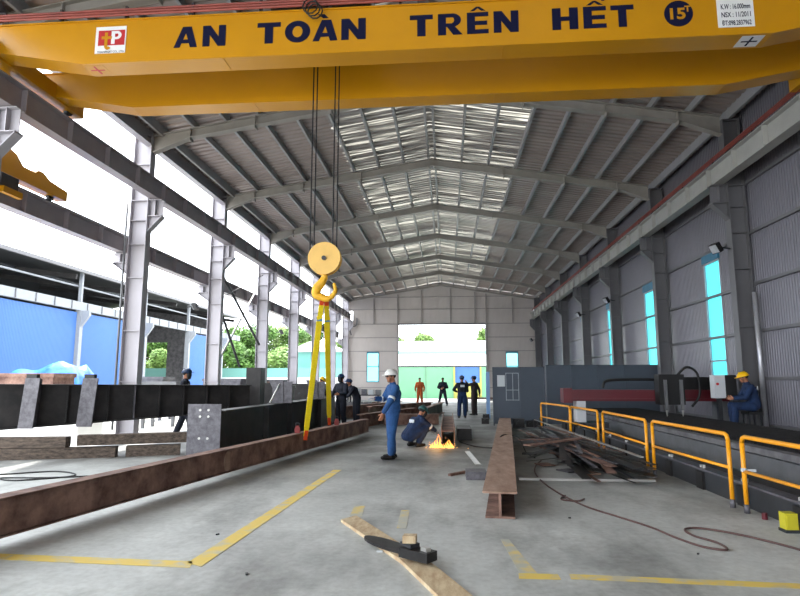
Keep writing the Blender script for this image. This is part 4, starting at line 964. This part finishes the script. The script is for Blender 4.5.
# ------------------------------------------------------------------ people
def hand(segs, wr, d, n, side, curl=.5, mi=1):
    """palm, four fingers and a thumb; d = direction of the hand, n = palm normal"""
    d = Vector(d).normalized(); n = Vector(n); n = (n - d * n.dot(d)).normalized(); l = d.cross(n).normalized() * side
    wr = Vector(wr)
    for o_ in (-.022, 0, .022): segs.append((wr + d * .015 + l * o_ * .6, wr + d * .085 + l * o_ * 1.15, .015, .014, mi))
    for k, (o_, ln) in enumerate(((.033, .070), (.012, .080), (-.010, .074), (-.031, .058))):
        p = wr + d * .088 + l * o_; d1 = (d + n * curl * .6).normalized(); q = p + d1 * ln * .5; d2 = (d + n * curl * 2.0).normalized(); e = q + d2 * ln * .5
        segs.append((p, q, .0105, .0098, mi)); segs.append((q, e, .0098, .0085, mi))
    p = wr + d * .03 + l * .03; q = p + (d * .6 + l * .8 + n * .25).normalized() * .04; e = q + (d * .9 + l * .25 + n * .4).normalized() * .035
    segs.append((p, q, .013, .012, mi)); segs.append((q, e, .012, .010, mi))
def frame_m(fwd, up):
    f = Vector(fwd).normalized(); u = Vector(up); u = (u - f * u.dot(f)).normalized(); r = f.cross(u); return Matrix((r, f, u)).transposed()
def person(label, loc, rz, J, suit='blue', helmet='helmetw', low=None, gl=None, hgt=1.0, extras=(), cat='person', vox=.011, mask=False, hands=('skin', 'skin')):
    """J: joints in the person's own frame, +y forwards, +x to the person's right, metres for a 1.72 m body"""
    t = thing('person', label, cat, loc)
    seg = []; mats = [suit, 'skin', 'boot', low or suit, gl or 'glove']
    V_ = {k: Vector(v) for k, v in J.items() if not isinstance(v, (int, float))}
    pel, chest, neck, head = V_['pelvis'], V_['chest'], V_['neck'], V_['head']; waist = pel.lerp(chest, .42) + V_.get('bend', Vector((0, 0, 0)))
    hf = V_['look'].normalized(); hu = V_.get('headup', Vector((0, 0, 1)))
    side = (V_['shR'] - V_['shL']).normalized()
    fwd = Vector((0, 0, 1)).cross(side); 
    for s in (-1, 0, 1):                                          # torso as overlapping columns
        o_ = side * s
        seg.append((pel + o_ * .065, waist + o_ * .06, .112 if s else .115, .105, 3 if low else 0)); seg.append((waist + o_ * .06, chest + o_ * .075, .105, .115, 0))
        seg.append((chest + o_ * .075, neck - Vector((0, 0, .07)) * 1 + o_ * .07, .115, .085, 0))
    seg.append((chest, neck, .1, .062, 0)); seg.append((neck - (head - neck) * .1, head - hf * .015, .058, .056, 1)); seg.append((neck - Vector((0, 0, .03)), neck + (head - neck) * .12, .075, .064, 0))
    for s in ('L', 'R'):
        sh, el, wr = V_['sh' + s], V_['el' + s], V_['wr' + s]
        seg.append((neck.lerp(sh, .3) - Vector((0, 0, .05)), sh, .075, .07, 0)); seg.append((sh, el, .07, .055, 0)); seg.append((el, el.lerp(wr, .86), .056, .043, 0)); seg.append((el.lerp(wr, .8), wr, .03, .026, 1))
        hd = V_.get('hd' + s, wr - el); hn = V_.get('hn' + s, Vector((-1 if s == 'R' else 1, 0, 0)))
        hand(seg, wr, hd, hn, 1 if s == 'R' else -1, .5, 4 if (gl and s in gl_side.get(label, 'LR')) else 1)
        hp, kn, an = V_['hip' + s], V_['kn' + s], V_['an' + s]; lm = 3 if low else 0
        seg.append((pel.lerp(hp, .7), hp, .11, .105, lm)); seg.append((hp, kn, .102, .076, lm)); seg.append((kn, an + (kn - an).normalized() * .05, .077, .066, lm))
        seg.append((kn.lerp(an, .35), kn.lerp(an, .6), .078, .074, lm))
        tf = V_.get('toe' + s, Vector((0, 1, 0))).normalized(); z = an.z - .045
        seg.append((an, an - Vector((0, 0, .02)), .052, .052, 2))
        heel = Vector((an.x, an.y, z)) - tf * .05; seg.append((heel, heel + tf * .12, .043, .046, 2)); seg.append((heel + tf * .12, heel + tf * .23, .046, .036, 2))
    hm = frame_m(hf, hu); hc = head + hm @ Vector((0, .01, .075))
    raw = MB()
    seg = [(p, q, a * 1.13, c * 1.13, mi) if mi in (0, 3) else (p, q, a, c, mi) for p, q, a, c, mi in seg]
    for p, q, a, c, mi in seg: raw.cap(p, q, a, c)
    ells = [((0, 0, .02), (.076, .094, .098)), ((0, .022, -.055), (.054, .062, .058)), ((0, .088, -.012), (.012, .018, .024)), ((0, .070, .03), (.05, .024, .014)), ((0, .078, -.052), (.024, .014, .010)), ((0, .072, -.085), (.024, .018, .016)),
            ((.078, -.005, -.005), (.010, .02, .03)), ((-.078, -.005, -.005), (.010, .02, .03)), ((.045, .062, -.03), (.022, .02, .022)), ((-.045, .062, -.03), (.022, .02, .022))]
    for c, r in ells: raw.ell(hc + hm @ Vector(c), r, hm, 14, 10)
    me = bpy.data.meshes.new('body'); me.from_pydata(raw.v, [], raw.f); me.update()
    o = bpy.data.objects.new('tmp', me); C.objects.link(o)
    m = o.modifiers.new('r', 'REMESH'); m.mode = 'VOXEL'; m.voxel_size = vox; m.use_smooth_shade = True
    m2 = o.modifiers.new('s', 'SMOOTH'); m2.factor = .5; m2.iterations = 3
    dg = bpy.context.evaluated_depsgraph_get(); nm = bpy.data.meshes.new_from_object(o.evaluated_get(dg)); bpy.data.objects.remove(o)
    nm.materials.clear()
    for x in mats: nm.materials.append(M[x])
    import numpy as np
    nf = len(nm.polygons); cen = np.empty(nf * 3); nm.polygons.foreach_get('center', cen); cen = cen.reshape(-1, 3)
    best = np.full(nf, 1e9); mi_ = np.zeros(nf, int)
    for p, q, a, c, k in seg + [(hc, hc + Vector((0, 0, .001)), .095, .095, 1)]:
        p_ = np.array(p); d_ = np.array(q) - p_; tt = np.clip(((cen - p_) @ d_) / max(1e-9, d_ @ d_), 0, 1)
        dd = np.linalg.norm(cen - p_ - tt[:, None] * d_, axis=1) - (a + (c - a) * tt)
        w_ = dd < best; best[w_] = dd[w_]; mi_[w_] = k
    nm.polygons.foreach_set('material_index', mi_.astype(np.int32)); nm.polygons.foreach_set('use_smooth', [True] * nf); nm.update()
    body = bpy.data.objects.new('body', nm); C.objects.link(body); body.parent = t
    def kid(mb, name, mt, sm=True):
        k = mb.build(name, mt, None, sm); k.parent = t; return k
    for s in (-1, 1):
        b = MB(); b.ell(hc + hm @ Vector((s * .03, .080, .008)), (.012, .01, .007), hm, 8, 5); kid(b, 'eye', 'eye' if False else 'boot')
    if helmet == 'hair':
        b = MB(); b.ell(hc + hm @ Vector((0, -.012, .035)), (.086, .100, .095), hm, 16, 8, zmin=-.1); kid(b, 'hair', 'hair')
    else:
        b = MB(); c = hc + hm @ Vector((0, -.002, .045)); b.ell(c, (.108, .132, .105), hm, 22, 8, zmin=0.0)
        vs = []; n = 22
        for k in range(n):
            a = 2 * math.pi * k / n; f = 1.0 + (.42 if math.sin(a) > .3 else .12) * max(0.3, math.sin(a)); vs.append(c + hm @ Vector((.112 * math.cos(a) * 1.04, .136 * math.sin(a) * f, -.012)))
        b.prism(vs, hm @ Vector((0, 0, .012)))
        b.obox(c + hm @ Vector((0, 0, .095)), (.02, .16, .02), hm.to_euler())
        h_ = kid(b, 'helmet', helmet)
        b = MB(); b.ell(hc + hm @ Vector((0, -.014, .02)), (.084, .098, .07), hm, 14, 6, zmin=-.6); kid(b, 'hair', 'hair')
        b = MB()
        for s in (-1, 1): b.tube([hc + hm @ Vector((s * .09, .02, .04)), hc + hm @ Vector((s * .06, .05, -.09)), hc + hm @ Vector((0, .055, -.115))], .004, 5)
        kid(b, 'chin_strap', 'boot')
    if 'glasses' in extras:
        b = MB()
        for s in (-1, 1): b.ell(hc + hm @ Vector((s * .034, .092, .008)), (.03, .01, .02), hm, 12, 6); b.tube([hc + hm @ Vector((s * .062, .08, .012)), hc + hm @ Vector((s * .085, -.01, .012))], .004, 5)
        b.tube([hc + hm @ Vector((-.01, .098, .012)), hc + hm @ Vector((.01, .098, .012))], .005, 5); kid(b, 'glasses', 'black')
    for s in ('L', 'R'):
        if 'band' + s in extras:
            a, c = V_['el' + s], V_['wr' + s]; p = a.lerp(c, .22); q = a.lerp(c, .38); b = MB(); b.tube([p, q], .064, 14, .060); kid(b, 'reflective_band', 'reflect')
        if 'uband' + s in extras:
            a, c = V_['sh' + s], V_['el' + s]; b = MB(); b.tube([a.lerp(c, .72), a.lerp(c, .88)], .074, 14, .070); kid(b, 'reflective_band', 'reflect')
    if 'backlogo' in extras:
        p = chest - fwd * .128 + Vector((0, 0, .06)); b = MB(); b.obox(p, (.17, .02, .09), (0, 0, math.atan2(side.y, side.x))); kid(b, 'back_print', 'reflect', False)
    if 'mask' in extras:
        b = MB(); b.ell(hc + hm @ Vector((0, .06, -.02)), (.09, .06, .12), hm, 14, 8); kid(b, 'face_shield', 'black')
    t.location = loc; t.rotation_euler = (0, 0, rz); t.scale = (hgt, hgt, hgt)
    return t
gl_side = {}
def stand(**k):
    J = dict(pelvis=(0, 0, .94), chest=(0, .0, 1.26), neck=(0, -.01, 1.44), head=(0, .01, 1.53), look=(0, 1, 0),
             shL=(-.185, -.01, 1.38), shR=(.185, -.01, 1.38), elL=(-.24, -.02, 1.10), elR=(.24, -.02, 1.10), wrL=(-.24, .06, .86), wrR=(.24, .06, .86),
             hipL=(-.09, 0, .88), hipR=(.09, 0, .88), knL=(-.11, .02, .48), knR=(.11, .02, .48), anL=(-.12, 0, .09), anR=(.12, 0, .09))
    J.update(k); return J
# standing man in front, facing the slings (-x): rotate +y onto -x
lab = 'person in blue coverall and white helmet standing on the open floor'
gl_side[lab] = 'R'
person(lab, (-1.09, 11.7, 0), R(90 + 24), stand(pelvis=(0, -.02, .96), chest=(0, -.03, 1.27), head=(0, .02, 1.53), look=(-.15, 1, -.05),
    elR=(.26, .10, 1.16), wrR=(.12, .34, 1.17), hdR=(-.4, 1, .1), hnR=(0, 0, -1), elL=(-.27, .13, 1.14), wrL=(-.22, .27, .90), hdL=(0, .35, -1), hnL=(1, 0, 0),
    knL=(-.10, .05, .49), knR=(.10, .0, .49), anL=(-.10, .06, .09), anR=(.11, -.05, .09)), 'blue', 'helmetw', gl='glove', hgt=1.0, extras=('glasses', 'bandR', 'ubandL'), vox=.009)
# crouching welder, facing +x and a little away
lab = 'person in navy coverall and green helmet crouching at the fire'
gl_side[lab] = 'LR'
person(lab, (-.80, 13.9, 0), R(-48), stand(pelvis=(0, -.16, .26), chest=(0, .08, .52), neck=(0, .19, .66), head=(0, .24, .73), look=(0, .9, -.5), headup=(0, .5, .85),
    shL=(-.18, .14, .60), shR=(.18, .14, .60), elL=(-.22, .36, .42), elR=(.22, .38, .42), wrL=(-.1, .58, .34), wrR=(.1, .60, .34), hdL=(.1, 1, -.3), hdR=(-.1, 1, -.3), hnL=(0, 0, -1), hnR=(0, 0, -1),
    hipL=(-.11, -.14, .25), hipR=(.11, -.14, .25), knL=(-.19, .22, .42), knR=(.19, .22, .42), anL=(-.15, .02, .09), anR=(.15, .02, .09)), 'blued', 'helmetg', gl='glove', extras=('backlogo', 'ubandR', 'mask'), hgt=1.0)
t = thing('cutting_torch', 'brass cutting torch held by the crouching person', 'torch', (-.3, 13.8, .4))
MB().tube([(-.42, 14.1, .38), (-.22, 13.98, .26), (-.13, 13.85, .12)], .012, 8).build('torch_pipe', 'bright', t, True); MB().tube([(-.13, 13.85, .12), (-.11, 13.83, .06)], .018, 8, .008).build('torch_tip', 'dark', t, True)
# far people
person('person in two-tone blue coverall and dark helmet standing, back turned', (.62, 24.6, 0), R(8), stand(elL=(-.34, .05, 1.16), wrL=(-.2, .2, 1.08), elR=(.24, .08, 1.1), wrR=(.12, .28, 1.12), knL=(-.12, .02, .49), anL=(-.15, -.03, .09), anR=(.13, .08, .09)), 'ink', 'helmetb', low='blued', extras=('backlogo',), vox=.014)
person('person in dark brown clothes and blue helmet raising a hand', (1.22, 26.6, 0), R(60), stand(elL=(-.32, .12, 1.34), wrL=(-.15, .32, 1.45), hdL=(.2, .6, .7), elR=(.36, -.06, 1.14), wrR=(.48, -.02, .94)), 'brownc', 'helmetb', vox=.014)
person('person in dark clothes standing with legs apart in the far doorway', (-.26, 36.3, 0), R(170), stand(anL=(-.26, 0, .09), anR=(.26, 0, .09), knL=(-.18, .02, .48), knR=(.18, .02, .48), elL=(-.3, .02, 1.12), wrL=(-.1, .18, 1.1), elR=(.3, .02, 1.12), wrR=(.1, .18, 1.05)), 'ink', 'hair', vox=.016)
person('person in orange coverall standing in the far doorway', (-1.74, 37.5, 0), R(180), stand(elL=(-.28, 0, 1.1), wrL=(-.26, .08, .86), elR=(.28, 0, 1.1), wrR=(.26, .1, .88), anL=(-.16, 0, .09), anR=(.16, 0, .09)), 'orangec', 'hair', vox=.016)
# workers by the slings
person('person in dark clothes and yellow helmet bending behind the slings', (-4.85, 21.2, .0), R(-60), stand(chest=(0, .1, 1.22), neck=(0, .2, 1.38), head=(0, .24, 1.46), look=(0, .8, -.5), shL=(-.18, .16, 1.33), shR=(.18, .16, 1.33), elL=(-.22, .35, 1.12), elR=(.22, .35, 1.12), wrL=(-.12, .5, 1.0), wrR=(.12, .5, 1.0)), 'ink', 'helmety', gl='glove', vox=.014)
person('person in black clothes and dark cap standing right of the slings', (-3.45, 19.0, 0), R(150), stand(elL=(-.26, .1, 1.12), wrL=(-.18, .32, 1.1), elR=(.26, .1, 1.12), wrR=(.16, .3, 1.0), anL=(-.15, 0, .09)), 'ink', 'helmetb', vox=.013, hgt=1.0, extras=('mask',))
person('person in black clothes stooping just beyond the black-clothed one', (-3.15, 20.4, 0), R(120), stand(chest=(0, .12, 1.2), neck=(0, .24, 1.32), head=(0, .3, 1.38), shL=(-.18, .2, 1.28), shR=(.18, .2, 1.28), elL=(-.22, .35, 1.05), elR=(.22, .35, 1.05), wrL=(-.12, .5, .95), wrR=(.12, .5, .95)), 'ink', 'helmetb', vox=.014)
# behind the girder
person('person in dark clothes with black welding mask behind the further girder', (-7.05, 15.35, 0), R(-80), stand(anL=(-.2, -.25, .09), knL=(-.15, -.08, .48), anR=(.12, .25, .09), knR=(.11, .16, .49)), 'ink', 'helmetb', vox=.013, hgt=1.06, extras=('mask',))
# seated operator
person('person in navy coverall and yellow helmet sitting at the cutting machine', (6.78, 13.88, .07), R(80), stand(pelvis=(0, -.12, .98), chest=(0, -.06, 1.30), neck=(0, .0, 1.45), head=(0, .04, 1.53), look=(0, 1, -.25),
    shL=(-.18, -.03, 1.38), shR=(.18, -.03, 1.38), elL=(-.24, .12, 1.14), elR=(.24, .12, 1.14), wrL=(-.14, .34, 1.12), wrR=(.14, .34, 1.12),
    hipL=(-.10, -.06, .93), hipR=(.10, -.06, .93), knL=(-.14, .34, .94), knR=(.14, .34, .94), anL=(-.13, .36, .52), anR=(.13, .32, .52)), 'blued', 'helmety', hgt=.95, extras=('backlogo',), vox=.012)
t = thing('stool', 'dark stool under the seated operator', 'stool', (6.86, 13.88, .4))
MB().box(6.68, 6.98, 13.7, 14.06, .78, .84).build('seat', 'black', t)
for x in (6.71, 6.95):
    for y in (13.75, 14.01): MB().box(x - .015, x + .015, y - .015, y + .015, .46, .78).build('leg', 'dark', t)
tag(MB().box(6.12, 7.34, 13.3, 14.25, 0, .455).build('concrete_plinth', 'concrete'), 'low concrete plinth by the wall under the operator', 'plinth')
